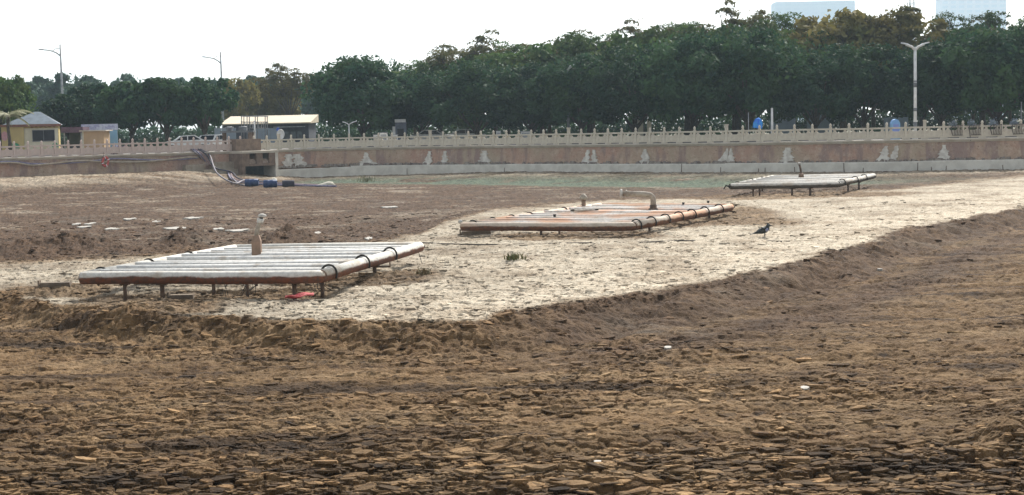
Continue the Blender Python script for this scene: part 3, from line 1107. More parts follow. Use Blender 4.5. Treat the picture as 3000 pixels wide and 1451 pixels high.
LG1 = [(-.33, .02, .05), (-.17, .02, .06), (-.03, .14, .05), (.06, .3, .04), (.13, .12, .035), (.38, .03, .06), (.46, .10, .055), (.49, .52, .06), (-.46, .6, .05)]
raft1, P1, un1, vn1 = raft("large white silted pipe raft on short rusty legs with red-brown front pipe", (238, 796), (935, 792), (1228, 708), (688, 716), .64, 9, [.08, .38, .66], (PIPE_W, PIPE_IN), LG1)
raft2, P2, un2, vn2 = raft("orange stained pipe raft carrying a big bent outlet pipe", (1352, 652), (1850, 651), (2140, 597), (1760, 594), .50, 10, [.04, .17, .30, .43, .56, .70, .86], (PIPE_O, PIPE_OIN),
                       [(-.05, .03, .05), (.05, .04, .04), (.47, .2, .05), (.47, .8, .06), (-.45, .3, .05), (-.2, .7, .05)])
raft3, P3, un3, vn3 = raft("farthest greyish pipe raft, a short bent nozzle standing on it", (2140, 538), (2452, 532), (2560, 508), (2264, 513), .70, 8, [.12, .45, .7], (PIPE_G, PIPE_GIN),
                       [(-.3, .03, .05), (-.27, .1, .05), (.07, .02, .06), (.24, .02, .06), (.49, .3, .05), (.48, .62, .06), (-.45, .6, .05)])

# nozzle on the white raft
def loc_on(r, px, py, z):
    p = at(px, py, z)
    return Vector((p.x, p.y, z)) - r.location


p = loc_on(raft1, 753, 744, .62)
nz = MB().box((p.x, p.y, p.z + .17), (.25, .25, .40)).build("junction_box", BOXM, raft1)
b = MB().box((p.x, p.y, p.z + .44), (.25, .25, .15), top=.6).build("box_hood", BOXM, raft1)
q = p + Vector((0, 0, .5))
MB().tube([q, q + Vector((.02, 0, .12)), q + Vector((.07, 0, .28)), q + Vector((.12, 0, .42))], .06, 10).build("riser_pipe", NOZ, raft1)
q2 = q + Vector((.12, 0, .42))
MB().tube([q2 + Vector((-.01, 0, -.06)), q2 + Vector((.02, 0, .06))], .095, 12).build("collar", NOZW, raft1)
MB().tube([q2 + Vector((.02, 0, .05)), q2 + Vector((.04, 0, .10))], .055, 10).build("neck", RUBBER, raft1)
MB().lathe([(.10, 0), (.125, .03), (.10, .07), (.03, .10)], q2 + Vector((.06, 0, .10)), 12).build("nozzle_cap", NOZW, raft1)
# hanging wires
m = MB()
for i in range(16):
    a_ = P1(rnd.uniform(.02, .2) if i < 10 else rnd.uniform(.38, .47), rnd.uniform(.05, .25), -.15)
    g = -0.02
    m.tube([a_, a_ + Vector((rnd.uniform(-.1, .1), rnd.uniform(-.1, .1), (g - a_.z) * .6)), Vector((a_.x + rnd.uniform(-.2, .2), a_.y - .1, g))], .008, 4)
m.build("hanging_wires", BLACK, raft1)["kind"] = "stuff"
pr = P1(.5, .985, -.1)
MB().tube([pr, pr + Vector((.05, 0, -.2)), pr + Vector((.16, -.1, -.55))], .009, 5).build("loose_wire", BLACK, raft1)
# bracket under the right edge
pb = P1(.5, .52, -.19)
MB().box(pb + Vector((.12, 0, 0)), (.5, .05, .04)).box(pb + Vector((.36, 0, .06)), (.03, .04, .14)).build("side_bracket", RUST, raft1)

# orange raft fittings
p = loc_on(raft2, 1914, 613, .48)
MB().lathe([(.20, -.05), (.20, .03), (.14, .05), (.15, .16), (.11, .19)], p, 14).build("pipe_flange", RUST, raft2)
ppm2 = FPX / at(1914, 613, .48).y
pts = [p + Vector((0, 0, .12)), p + Vector((0, 0, .34))]
for k in range(7):
    an = k / 6 * math.pi / 2
    pts.append(p + Vector((-.22 + .22 * math.cos(an), 0, .38 + .22 * math.sin(an))))
L_ = 92 / ppm2
pts += [p + Vector((-.5, 0, .63)), p + Vector((-L_, 0, .66))]
MB().tube(pts, .115, 14).build("outlet_pipe", NOZ, raft2)
e = p + Vector((-L_, 0, .66))
MB().tube([e + Vector((-.06, 0, 0)), e + Vector((.02, 0, 0))], .19, 16).build("end_flange", NOZW, raft2)
MB().tube([e + Vector((.16, 0, 0)), e + Vector((.22, 0, 0))], .15, 16).build("pipe_collar", NOZ, raft2)
p = loc_on(raft2, 1710, 604, .48)
MB().tube([p + Vector((0, 0, -.1)), p + Vector((0, 0, .30))], [.09, .10], 10).build("vent_stem", BOXM, raft2)
MB().lathe([(.17, .28), (.19, .33), (.15, .42), (.08, .50), (.04, .53)], p, 12).build("vent_cap", NOZ, raft2)
p = loc_on(raft2, 1712, 620, .48)
fb = MB().box(p + Vector((0, 0, .07)), (1.15, .2, .06)).box(p + Vector((-.48, 0, .02)), (.14, .2, .2)).box(p + Vector((.5, 0, .02)), (.14, .2, .2))
fb.build("spray_manifold", NOZW, raft2)
for px, py in ((1625, 636), (2002, 600), (2075, 595)):
    p = loc_on(raft2, px, py, .5)
    MB().tube([p, p + Vector((0, 0, .10))], [.045, .06], 8).build("spray_plug", RUBBER, raft2)
p = loc_on(raft2, 1349, 651, .42)
MB().lathe([(.02, -.08), (.08, -.04), (.09, .02), (.05, .08)], p, 10).build("float_knob", NOZW, raft2)
# far raft nozzle
p = loc_on(raft3, 2347, 518, .72)
MB().lathe([(.16, -.05), (.15, .14), (.07, .22)], p, 10).build("nozzle_base", BOXM, raft3)
MB().tube([p + Vector((0, 0, .2)), p + Vector((-.04, 0, .5)), p + Vector((-.1, 0, .72))], .06, 8).build("riser_pipe", RUST, raft3)
MB().lathe([(.06, -.02), (.12, .02), (.11, .09), (.03, .12)], p + Vector((-.12, 0, .72)), 10).build("nozzle_cap", NOZW, raft3)
MB().tube([P3(-.5, 0), P3(-.5, 0) + un3 * -.25 + Vector((0, 0, .05)), P3(-.5, 0) + un3 * -.35 + Vector((0, 0, -.12))], [.06, .05, .03], 6).build("loose_hose", RUBBER, raft3)

# boards half sunk in the mud beside the rafts
BRD = pm("silted board", (0.20, 0.155, 0.11), (0.12, 0.09, 0.065), 3, bmp=0.01)
for px, py, L, hh, rz, lb in [(533, 876, .62, .15, .02, "low muddy box lying in front of the white raft's second leg"), (445, 833, .7, .1, -.05, "reddish flat board in the shade under the white raft"),
                              (1395, 686, 1.15, .16, 0.0, "silted block under the left end of the orange raft"), (165, 858, .8, .12, .03, "muddy board left of the white raft")]:
    p = on_ground(px, py)
    m = MB().box((0, 0, hh / 2 - .04), (L, .26, hh), 0, 0, .94).box((-L / 2 - .02, -.02, hh / 2), (.04, .3, hh + .06), .1)
    tag(m.build("sunken_board", BRD, None, p, rz), lb, "board")

# ------------------------------------------------------------------ cable, bird, litter
pts = []
for px, py in [(1222, 712), (1290, 716), (1420, 719), (1560, 712), (1700, 713), (1850, 708), (2000, 707), (2120, 705), (2200, 703), (2290, 709)]:
    p = on_ground(px, py)
    pts.append((p.x, p.y, p.z + .02 - .06 * (px > 1430) * abs(math.sin(px * .011))))
tag(MB().tube(pts, .022, 6).build("power_cable", BLACK), "black cable lying across the pale mud from the white raft", "cable")

RED = pm("red cloth", (0.42, 0.05, 0.06), (0.55, 0.16, 0.15), 6)
p = on_ground(878, 880)
nx, ny = 15, 6
V_, F_ = [], []
for j in range(ny):
    for i in range(nx):
        x = (i / (nx - 1) - .5) * .68
        y = (j / (ny - 1) - .5) * .32 * (1 - .55 * abs(i / (nx - 1) - .35))
        V_.append((x, y, .03 + .025 * math.sin(x * 15 + y * 11) + .03 * math.sin(y * 24 + x * 5) + .13 * (x + .34)))
for j in range(ny - 1):
    for i in range(nx - 1):
        b_ = j * nx + i
        F_.append((b_, b_ + 1, b_ + nx + 1, b_ + nx))
cl = MB().add(V_, F_, 0, True).build("red_cloth", RED, None, p + Vector((0, 0, .03)), .1)
sm_ = cl.modifiers.new("thick", 'SOLIDIFY'); sm_.thickness = .02
tag(cl, "crumpled red cloth lying on mud in front of the white raft", "cloth")

LITW = pm("pale litter", (0.42, 0.40, 0.36), (0.28, 0.26, 0.22), 6)


def shard(px, py, w, lb, grp=None, thick=.05, dep=.5, name="foam_slab", cat="litter"):
    p = on_ground(px, py)
    ppm = FPX / p.y
    L = w / ppm
    poly = []
    n = 9
    for k in range(n):
        a = 2 * math.pi * k / n
        rr = rnd.uniform(.8, 1.1)
        poly.append((math.cos(a) * L / 2 * rr, math.sin(a) * dep * rr))
    o = MB().prism(poly, -.03, thick, 0, 'z').build(name, LITW, None, p + Vector((0, 0, .02)))
    o.rotation_euler = (rnd.uniform(-.03, .05), rnd.uniform(-.03, .03), rnd.uniform(-.1, .1))
    tag(o, lb, cat, grp)


for px, py, w in [(224, 658, 30), (262, 657, 26), (245, 666, 46), (378, 643, 50), (510, 671, 84), (325, 672, 46), (700, 676, 84), (455, 651, 26), (560, 640, 70), (640, 672, 36), (930, 684, 30), (1140, 608, 60), (1080, 700, 30)]:
    p = on_ground(px, py)
    L = w / (FPX / p.y)
    poly = []
    for k in range(22):
        a = 2 * math.pi * k / 22
        rr = .15 + 1.2 * float(fbm(np.array([math.cos(a) * 2.2 + px]), np.array([math.sin(a) * 2.2]), 3, 9)[0])
        poly.append((math.cos(a) * L / 2 * rr, math.sin(a) * .6 * rr))
    o = MB().prism(poly, -.06, 0, 0, 'z').build("crust_sheet", LITW, None, p + Vector((0, 0, .035)), rnd.uniform(-.1, .1))
    o.rotation_euler.x = .03
    tag(o, "flat pale crust sheet lying on the dark mud behind the white raft", "crust sheet", "pale sheets on the dark flat")
shard(1957, 1022, 24, "white shell-like scrap on the brown mud below the scarp", None, .015, .12, "scrap")
shard(2357, 1140, 28, "pale cream scrap pressed into the brown foreground mud", None, .012, .12, "scrap")
shard(2577, 792, 16, "small white scrap at the foot of the scarp", None, .03, .10, "scrap")
shard(1752, 1358, 26, "pale pinkish scrap among the foreground clods", None, .012, .08, "scrap")
shard(100, 537, 10, "small scrap on the bank under the left wall", None, .1, .12, "scrap")

# bird
BIRD_D = pm("dark plumage", (0.018, 0.022, 0.022), (0.04, 0.045, 0.045), 20, 0.5)
BIRD_B = pm("blue grey breast", (0.26, 0.28, 0.38), (0.17, 0.18, 0.26), 25, 0.6)
p = on_ground(2238, 694)
bird = thing("bird", p, "dark bird with blue-grey breast and crest standing on the pale mud", "bird")
bird.scale = (1.2, 1.2, 1.2)
V_ = [(-.30, 0, .10), (-.18, 0, .13), (-.07, 0, .165), (.03, 0, .20), (.10, 0, .25), (.115, 0, .30), (.125, 0, .335), (.17, 0, .335)]
rad_ = [.018, .045, .085, .10, .082, .055, .052, .03]
body = MB().tube(V_, rad_, 12).build("body", [BIRD_D], bird)
MB().tube([(.055, -.045, .16), (.07, -.06, .20), (.09, -.05, .25)], [.045, .062, .035], 10).build("breast", BIRD_B, bird)
MB().tube([(.16, 0, .335), (.22, 0, .322), (.28, 0, .305)], [.022, .014, .004], 7).build("beak", BIRD_D, bird)
MB().tube([(.14, 0, .37), (.08, 0, .39), (.02, 0, .385)], [.022, .017, .004], 6).build("crest", BIRD_D, bird)
MB().tube([(.02, .07, .235), (-.10, .075, .20), (-.22, .05, .14)], [.02, .045, .008], 8).build("wing", BIRD_D, bird)
MB().tube([(.02, -.07, .235), (-.06, -.08, .25), (-.09, -.085, .30)], [.035, .03, .008], 8).build("wing", BIRD_D, bird)
MB().add([(-.24, -.03, .13), (-.24, .03, .13), (-.40, .05, .075), (-.40, -.05, .075), (-.24, -.03, .115), (-.24, .03, .115), (-.40, .05, .065), (-.40, -.05, .065)],
         [(0, 1, 2, 3), (7, 6, 5, 4), (0, 3, 7, 4), (1, 5, 6, 2), (3, 2, 6, 7), (0, 4, 5, 1)]).build("tail", BIRD_D, bird)
for s_ in (-1, 1):
    MB().tube([(.02, s_ * .035, .11), (.03, s_ * .035, .05), (.015, s_ * .035, -.03)], .009, 5).tube([(.015, s_ * .035, .0), (.07, s_ * .04, -.005)], .008, 4).build("leg", BIRD_D, bird)

# ------------------------------------------------------------------ pump outlet in the wall, steps, hoses
BRN = pm("brown masonry", (0.24, 0.175, 0.13), (0.165, 0.12, 0.09), 2.5, bmp=0.03)
PLANK = pm("stacked pale boards", (0.46, 0.36, 0.28), (0.30, 0.22, 0.17), 7, bmp=0.01)
DARKM = pm("painted recess shadow", (0.035, 0.04, 0.045), (0.06, 0.065, 0.065), 2)  # shadow inside the culvert, put into the colour of its back wall
sA, sB = wall_s_at_px(668), wall_s_at_px(768)
smid = (sA + sB) / 2
q, a = wall_frame(smid)
wd = sB - sA
out = thing("pump_outlet", (q.x, q.y, 0), "brown masonry pump outlet box with two small openings above a dark culvert", "outlet", None, a)
# local frame: x along wall, -y towards the lake
dp = 2.4
MB().box((-wd / 2 + .12, -dp / 2, .6), (.28, dp, 3.36)).build("pier", BRN, out)
MB().box((wd / 2 - .12, -dp / 2, .6), (.28, dp, 3.36)).build("pier", CONC, out)
MB().box((0, -dp / 2 - .02, CZ - .12), (wd + .1, dp + .08, .2)).build("roof_slab", COPM, out)
MB().box((0, -dp / 2 - .01, 1.19), (wd - .5, dp, .2)).build("lintel", BRN, out)
for x0, x1 in ((-wd / 2 + .26, -wd * .30), (-wd * .10, wd * .07), (wd * .26, wd / 2 - .26)):
    MB().box(((x0 + x1) / 2, -dp + .14, 1.74), (x1 - x0, .26, .90)).build("front_pier", BRN, out)
for x0, x1 in ((-wd * .30, -wd * .10), (wd * .07, wd * .26)):
    for i in range(4):
        MB().box(((x0 + x1) / 2 + rnd.uniform(-.03, .03), -dp + .30 + .06 * i, 1.34 + i * .10), (x1 - x0 - .02, .3, .085), rnd.uniform(-.08, .08), 0, 1, rnd.uniform(-.08, .08)).build("plank", PLANK, out)
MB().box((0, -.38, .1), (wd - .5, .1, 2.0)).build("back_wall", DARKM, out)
# brown tank on top and its steel deck
MB().box((-.15, -.25, CZ + .50), (wd * .70, 1.1, 1.0)).build("brown_tank", BRN, out)
GREYST = pm("grey painted steel", (0.20, 0.21, 0.22), (0.12, 0.125, 0.13), 3, 0.6)
PALEST = pm("pale galvanised steel", (0.40, 0.41, 0.42), (0.25, 0.26, 0.27), 4, 0.5)
g0 = wall_frame(wall_s_at_px(700))[0]
Dg = g0.y + 2.0
def bb(px, py, D=None):
    return atY(px, py, D or Dg)


dk = thing("pump_deck", (bb(697, 430).x, Dg, PZ), "raised grey steel pump deck on posts above the brown masonry outlet", "deck")
def rel(o, v):
    return v - o.location


c = rel(dk, bb(697, 386))
MB().box((c.x, 0, c.z), (2.9, 1.3, .16)).build("deck_slab", GREYST, dk)
for px in (657, 735):
    x = rel(dk, bb(px, 386)).x
    for y in (-.5, .5):
        MB().box((x, y, c.z / 2), (.16 if px < 700 else .3, .16, c.z)).build("post", RUST if px < 700 else BRN, dk)
for px, w in ((672, .5), (712, .7)):
    x = rel(dk, bb(px, 380)).x
    m = MB().box((x, 0, c.z + .2), (w, .5, .28)).tube([(x - w / 2, 0, c.z + .28), (x + w / 2, 0, c.z + .3)], .16, 8)
    m.build("pump", GREYST, dk)
MB().tube([(c.x - 1.3, .2, c.z + .25), (c.x - .9, .2, c.z + .42), (c.x - .4, .2, c.z + .36)], .07, 6).build("suction_pipe", PALEST, dk)

fr = thing("steel_rack", (bb(742, 440).x, Dg + 5, PZ), "tall open steel rack of thin posts behind the pump deck", "rack")
D5 = Dg + 5
def pole(x0, y0, x1, y1, r=.035, D=D5, oy=0):
    A_, B_ = bb(x0, y0, D) - fr.location, bb(x1, y1, D) - fr.location
    A_.y = B_.y = oy
    return MB().tube([A_, B_], r, 5)


for px in (708, 724, 748, 777):
    for oy in (0, 1.2):
        pole(px, 342, px, 428, .045, oy=oy).build("post", GREYST, fr)
for py in (341, 358, 376):
    for oy in (0, 1.2):
        pole(705, py, 780, py, .04, oy=oy).build("rail", PALEST if py == 341 else GREYST, fr)
for i, px in enumerate((716, 732, 739, 756, 765, 771)):
    pole(px, 358, px, 376, .03, oy=.3).build("bar", PALEST, fr)
for px0, px1 in ((708, 748), (748, 777)):
    pole(px0, 376, px1, 358, .025, oy=1.2).build("brace", GREYST, fr)

WHITE = pm("white paint", (0.74, 0.74, 0.72), (0.6, 0.6, 0.58), 2, 0.5)
def white_pole(px, y0, y1, D, r, lb, cap=True, mat=None):
    A_, B_ = atY(px, y0, D), atY(px, y1, D)
    D = DD(px, D)
    A_, B_ = atY(px, y0, D), atY(px, y1, D)
    t = thing("white_pole", (A_.x, D, PZ), lb, "pole")
    h = B_.z - PZ
    MB().tube([(0, 0, -.15), (0, 0, h * .5), (0, 0, h)], [r, r * .95, r * .85], 10).build("shaft", mat or WHITE, t)
    MB().lathe([(r * 1.9, -.02), (r * 1.9, .06), (r * 1.1, .1)], (0, 0, 0), 10).build("base", GREYST, t)
    if cap:
        MB().lathe([(r * .9, 0), (r * 1.05, .05), (r * .3, .12)], (0, 0, h - .02), 10).build("cap", mat or WHITE, t)
    return t


white_pole(748, 440, 356, Dg + .2, .07, "slim white pole standing beside the pump deck")
white_pole(2262, 375, 320, 121, .10, "short stout white pole beside the blue umbrella")
white_pole(2193, 378, 333, 121, .035, "thin grey-green pole left of the blue umbrella", mat=PALEST)

# stone blocks stepping down beside the outlet
BLK = pm("sandy stone block", (0.36, 0.31, 0.24), (0.27, 0.225, 0.17), 2.2, bmp=0.02)
for px, w, z0, z1, off, lb in [(643, 78, .95, 1.5, .9, "sandy stone block against the wall beside the culvert"), (628, 130, .35, .9, 1.5, "long lower stone step below the sandy block beside the culvert"),
                              (560, 60, .8, 1.35, .8, "squat stone block where the blue hoses cross the wall"), (655, 60, -.25, .3, 2.1, "brown lowest stone step by the blue barrels")]:
    s_ = wall_s_at_px(px)
    q, a = wall_frame(s_)
    L = w / (FPX / q.y)
    o = MB().box((0, 0, (z1 - z0) / 2 - .15), (L, off * 1.1, z1 - z0 + .3), 0, 0, .96)
    tag(o.build("stone_block", BLK, None, (q.x + math.sin(a) * off * .6, q.y - math.cos(a) * off * .6, z0), a), lb, "stone block")

HOSE = [pm("blue grey hose", (0.12, 0.12, 0.17), (0.20, 0.17, 0.16), 4, 0.5), pm("pale violet hose", (0.27, 0.25, 0.34), (0.16, 0.15, 0.22), 4, 0.5), pm("pinkish hose", (0.36, 0.24, 0.25), (0.25, 0.17, 0.18), 4, 0.5), pm("dark hose", (0.05, 0.05, 0.075), (0.03, 0.03, 0.04), 4, 0.5)]


def smooth(pts, n=6):
    out_ = []
    P = [Vector(p) for p in pts]
    for i in range(len(P) - 1):
        p0, p1, p2, p3 = P[max(i - 1, 0)], P[i], P[i + 1], P[min(i + 2, len(P) - 1)]
        for k in range(n):
            t = k / n
            out_.append(0.5 * ((2 * p1) + (-p0 + p2) * t + (2 * p0 - 5 * p1 + 4 * p2 - p3) * t * t + (-p0 + 3 * p1 - 3 * p2 + p3) * t ** 3))
    out_.append(P[-1])
    return out_


qh, ah = wall_frame(wall_s_at_px(572))
nf = Vector((math.sin(ah), -math.cos(ah), 0))
tf = Vector((math.cos(ah), math.sin(ah), 0))
endp = [(740, 541), (985, 549), (960, 546), (900, 545), (820, 541)]
for i in range(5):
    o_ = tf * (i * .22 - .4)
    ep = on_ground(*endp[i])
    m1, m2 = on_ground(655 + 8 * i, 527 + 2 * i), on_ground(700 + i * 6, 536 + i)
    pts = [Vector((qh.x, qh.y, CZ + .35)) + o_ - nf * .5, Vector((qh.x, qh.y, CZ + .12)) + o_ + nf * .45, Vector((qh.x, qh.y, CZ - .3)) + o_ * 1.2 + nf * .7 + tf * .4,
           (Vector((qh.x, qh.y, CZ - .9)) + m1) / 2 + Vector((0, 0, .12)) + o_ * .5, m1 + Vector((0, 0, .16 + .04 * i)), m2 + Vector((0, 0, .14 + .05 * i)), ep + Vector((0, 0, .08))]
    tag(MB().tube(smooth(pts), .065 if i != 2 else .045, 7).build("pump_hose", HOSE[i % 4]), ["blue-grey hose draped over the wall to the nearer blue barrel", "pale violet hose running from the wall out along the mud", "pinkish thin hose in the bundle coming down the wall",
        "dark hose in the bundle coming down the wall", "blue-grey hose ending past the blue barrels"][i], "hose", "hoses coming down the wall")
# hoses slung along the coping to the left
for i in range(2):
    s1_ = wall_s_at_px(575 - i * 4)
    pts = []
    s_ = 0.5
    k = 0
    while s_ < s1_:
        q, a = wall_frame(s_)
        dz = -.30 - .08 * i - (.28 * abs(math.sin(s_ * .32 + i)) if s_ > s1_ * .45 else .05 * abs(math.sin(s_ * .6)))
        pts.append((q.x + math.sin(a) * (.50 + .1 * i), q.y - math.cos(a) * (.50 + .1 * i), CZ + dz))
        s_ += 1.1
    tag(MB().tube(smooth(pts, 3), .07, 6).build("slung_hose", [HOSE[1], pm("pale sandy hose", (0.42, 0.36, 0.28), (0.3, 0.26, 0.2), 3)][i]),
        ["violet hose slung along under the wall coping", "sandy pale hose sagging under the wall coping"][i], "hose")

BLUE = pm("blue plastic barrel", (0.045, 0.075, 0.17), (0.03, 0.05, 0.11), 3, 0.5)
for i, (px, py) in enumerate(((738, 546), (792, 549))):
    p = on_ground(px, py)
    t = thing("blue_barrel", p + Vector((0, 0, .0)), ["blue plastic barrel lying by the hoses just below the culvert", "darker blue plastic barrel lying on the mud further along the hoses"][i], "barrel", None, .1 * i)
    pr = [(.26, -.5), (.29, -.46), (.29, -.2), (.305, -.17), (.29, -.14), (.29, .14), (.305, .17), (.29, .2), (.29, .46), (.26, .5)]
    m = MB().lathe(pr, n=16)
    m.v = [(z, x, y + .27) for x, y, z in m.v]
    m.build("drum", BLUE, t)
    m = MB().lathe([(.05, 0), (.05, .04)], (0, .1, 0), 8); m.v = [(z + .5, x, y + .35) for x, y, z in m.v]
    m.build("bung", BLACK, t)
p = on_ground(845, 548)
m = MB().lathe([(.25, -.45), (.28, -.4), (.28, .4), (.25, .45)], n=14); m.v = [(z, x, y + .22) for x, y, z in m.v]
tag(m.build("dark_barrel", pm("dark barrel", (0.03, 0.03, 0.045), (0.05, 0.05, 0.07), 3), None, p, .15), "dark barrel lying beyond the second blue barrel", "barrel")
SACK = pm("pale sacking", (0.5, 0.48, 0.40), (0.36, 0.34, 0.27), 3, bmp=0.03)
for px, py, w, lb in ((688, 529, .9, "pale sack slumped on the hoses under the culvert"), (800, 534, .7, "pale sack lying behind the blue barrels"), (955, 547, 1.3, "long pale sack at the far end of the hoses")):
    p = on_ground(px, py)
    m = MB().lathe([(.05, .0), (.5, .02), (.55, .15), (.40, .33), (.15, .42)], n=12)
    m.v = [(x * w * (1 + .2 * math.sin(7 * y)), y * .7, z * .9 * (1 + .25 * math.sin(5 * x)) - .05) for x, y, z in m.v]
    tag(m.build("sack", SACK, None, p, .3), lb, "sack")

# red life ring on the wall
RINGR = pm("faded red ring", (0.48, 0.10, 0.09), (0.36, 0.09, 0.08), 4)
q, a = wall_frame(wall_s_at_px(300))
zc_ = atY(300, 474, q.y - .35).z
t = thing("life_ring", (q.x + math.sin(a) * .62, q.y - math.cos(a) * .62, zc_), "faded red life ring hanging tilted on the left wall", "life ring", None, a)
m = MB()
pts = [(math.cos(k / 20 * 2 * math.pi) * .24 * (1 + .0), 0.0, math.sin(k / 20 * 2 * math.pi) * .38) for k in range(21)]
o = m.tube(pts, .10, 8, caps=False).build("ring", RINGR, t); o.rotation_euler = (-.25, .35, 0)
m = MB()
for k in (2, 7, 12, 17):
    x, _, z = pts[k]
    m.box((x, 0, z), (.215, .215, .05), 0, 0, 1, -k / 20 * 2 * math.pi)
o = m.build("bands", WHITE, t); o.rotation_euler = (-.25, .35, 0)
MB().tube([(-.1, .05, .35), (0, .35, .75)], .015, 4).build("cord", BLACK, t)

# ------------------------------------------------------------------ things on the promenade
def house(name, px0, px1, D, eave, lb, cat, mats, depth=4.0, rz=0.0, roof=None):
    """box building whose front spans px0..px1 at depth D; returns root, width"""
    A_, B_ = atY(px0, 400, D), atY(px1, 400, D)
    w = abs(B_.x - A_.x)
    t = thing(name, ((A_.x + B_.x) / 2, D, PZ), lb, cat, None, rz)
    return t, w


YEL = pm("yellow painted wall", (0.50, 0.40, 0.17), (0.44, 0.35, 0.16), 1.0, bmp=0.004)
CREAM = pm("cream painted wall", (0.60, 0.57, 0.44), (0.52, 0.49, 0.37), 1.0)
SLATE = pm("blue grey roof", (0.17, 0.21, 0.25), (0.12, 0.15, 0.18), 2, 0.6)
EAVE = pm("brown eave", (0.26, 0.13, 0.09), (0.18, 0.09, 0.07), 3)
GLASS = pm("dark window glass", (0.012, 0.014, 0.02), (0.02, 0.022, 0.03), 1, 0.08)
SIGN = pm("sign lettering", (0.22, 0.12, 0.06), (0.3, 0.16, 0.08), 5)
GREENP = pm("green mural paint", (0.03, 0.22, 0.11), (0.05, 0.28, 0.15), 5)
PINKP = pm("pink mural paint", (0.55, 0.30, 0.30), (0.45, 0.26, 0.28), 5)
FACE = pm("pale mural paint", (0.60, 0.50, 0.42), (0.5, 0.42, 0.36), 5)
VIOL = pm("violet mural paint", (0.25, 0.23, 0.45), (0.4, 0.38, 0.5), 8)
Dk = 131.0
t, w = house("yellow_kiosk", 73, 170, Dk, 0, "small yellow and cream kiosk with blue-grey hipped roof and dark window", "kiosk", None, rz=R(14))
hw = 2.62
kd = 3.4
MB().box((0, kd / 2, hw / 2), (w, kd, hw)).build("wall", [YEL], t)
MB().box((-.02, -.03, 1.18), (w * .98, .06, 2.36)).build("front_panel", CREAM, t)
MB().box((-w / 2 - .9, 1.2, hw / 2 - .02), (1.8, kd * .9, hw - .04)).build("side_room", YEL, t)
wn = MB().box((.18, -.075, 1.72), (1.80, .05, .90)).build("window", GLASS, t)
m = MB()
for x in (-.72, .18, 1.08):
    m.box((x, -.10, 1.72), (.04, .04, .92))
m.box((.18, -.10, 2.19), (1.86, .05, .05)).box((.18, -.10, 1.25), (1.86, .07, .06))
m.build("frame", GREYST, wn)
MB().add([(-w / 2 - 1.9, -.45, hw), (w / 2 + .25, -.45, hw), (w / 2 + .25, kd + .4, hw), (-w / 2 - 1.9, kd + .4, hw), (-.55, 1.5, hw + 1.15), (-.1, 1.5, hw + 1.15)],
         [(0, 1, 5, 4), (1, 2, 5), (2, 3, 4, 5), (3, 0, 4), (0, 3, 2, 1)]).build("roof", SLATE, t)
MB().box((-.85, -.42, hw - .02), (w + 2.2, .08, .2)).build("eave_board", EAVE, t)
m = MB()
for i in range(6):                                  # row of brush-stroke characters, too small to read
    x0 = -.72 + i * .36
    for k in range(4):
        m.box((x0 + rnd.uniform(-.07, .07), -.09, 2.43 + rnd.uniform(-.07, .07)), (rnd.uniform(.1, .22), .02, .035), 0, 0, 1, rnd.choice([0, 0, 1.57, .5]))
m.build("sign_lettering", SIGN, t)


def disc(cx, cz, r, rz_, y, mat, name, par, a0=0, a1=6.283):
    n = 16
    poly = [(cx + math.cos(a0 + (a1 - a0) * k / n) * r, cz + math.sin(a0 + (a1 - a0) * k / n) * rz_) for k in range(n + (1 if a1 < 6 else 0))]
    return MB().prism(poly, y, y + .015).build(name, mat, par)


disc(w / 2 - .32, .62, .22, .20, -.08, FACE, "painted_patch", t)
disc(w / 2 - .32, .72, .26, .42, -.10, GREENP, "painted_patch", t, 0, 3.1416)
disc(.25, .55, .42, .36, -.08, pm("ochre outline paint", (0.45, 0.42, 0.28), (0.5, 0.47, 0.35), 4), "painted_patch", t)
MB().box((-.25, -.07, .12), (1.7, .02, .2)).build("painted_band", VIOL, t)
disc(-w / 2 - .75, .60, .36, .30, -.36, FACE, "painted_patch", t)
disc(-w / 2 - .75, .70, .42, .46, -.38, GREENP, "painted_patch", t, 0, 3.1416)
disc(-w / 2 - 1.55, 1.75, .26, .40, -.36, PINKP, "painted_patch", t)

# tan shed, dark shed, banner, blue panel
TAN = pm("tan shed wall", (0.46, 0.32, 0.19), (0.40, 0.28, 0.17), 1.5)
t, w = house("tan_shed", 242, 304, 132.5, 0, "small tan shed with a thin pale flat roof beside the yellow kiosk", "shed", None)
hh = atY(270, 385, 132.5).z - PZ
MB().box((0, 1, hh / 2), (w, 2, hh)).build("wall", TAN, t)
MB().box((.02, .95, hh + .05), (w + .45, 2.4, .10)).build("roof", COPM, t)
MB().box((-w / 2 + .04, -.02, hh / 2), (.1, .06, hh)).build("corner_post", CREAM, t)
OLV = pm("olive screen", (0.085, 0.085, 0.05), (0.06, 0.065, 0.045), 2)
MAR = pm("maroon sheet roof", (0.15, 0.09, 0.12), (0.10, 0.065, 0.085), 2)
t, w = house("dark_shed", 188, 243, 137, 0, "open dark shed with maroon roof between kiosk and tan shed", "shed", None)
hh = atY(215, 389, 137).z - PZ
MB().box((0, 1.6, hh / 2), (w, .12, hh)).build("back_wall", OLV, t)
MB().box((0, .7, hh + .25), (w + .3, 2.3, .5), 0, 0, .96).build("roof", MAR, t)
for x in (-w / 2 + .08, w / 2 - .08):
    MB().box((x, -.2, hh / 2), (.1, .1, hh)).build("post", PALEST, t)
MB().box((.1, .9, .45), (w * .8, .8, .9)).build("counter", pm("dark counter", (0.06, 0.06, 0.075), (0.04, 0.04, 0.05), 2), t)
BAN = pm("white banner print", (0.62, 0.63, 0.70), (0.40, 0.41, 0.55), 3)
z0, z1 = atY(285, 382, 140).z, atY(285, 364, 140).z
p0, p1 = atY(238, 370, 140), atY(345, 370, 140)
t = thing("banner_board", ((p0.x + p1.x) / 2, 140, PZ), "long white printed banner board raised behind the tan shed", "banner")
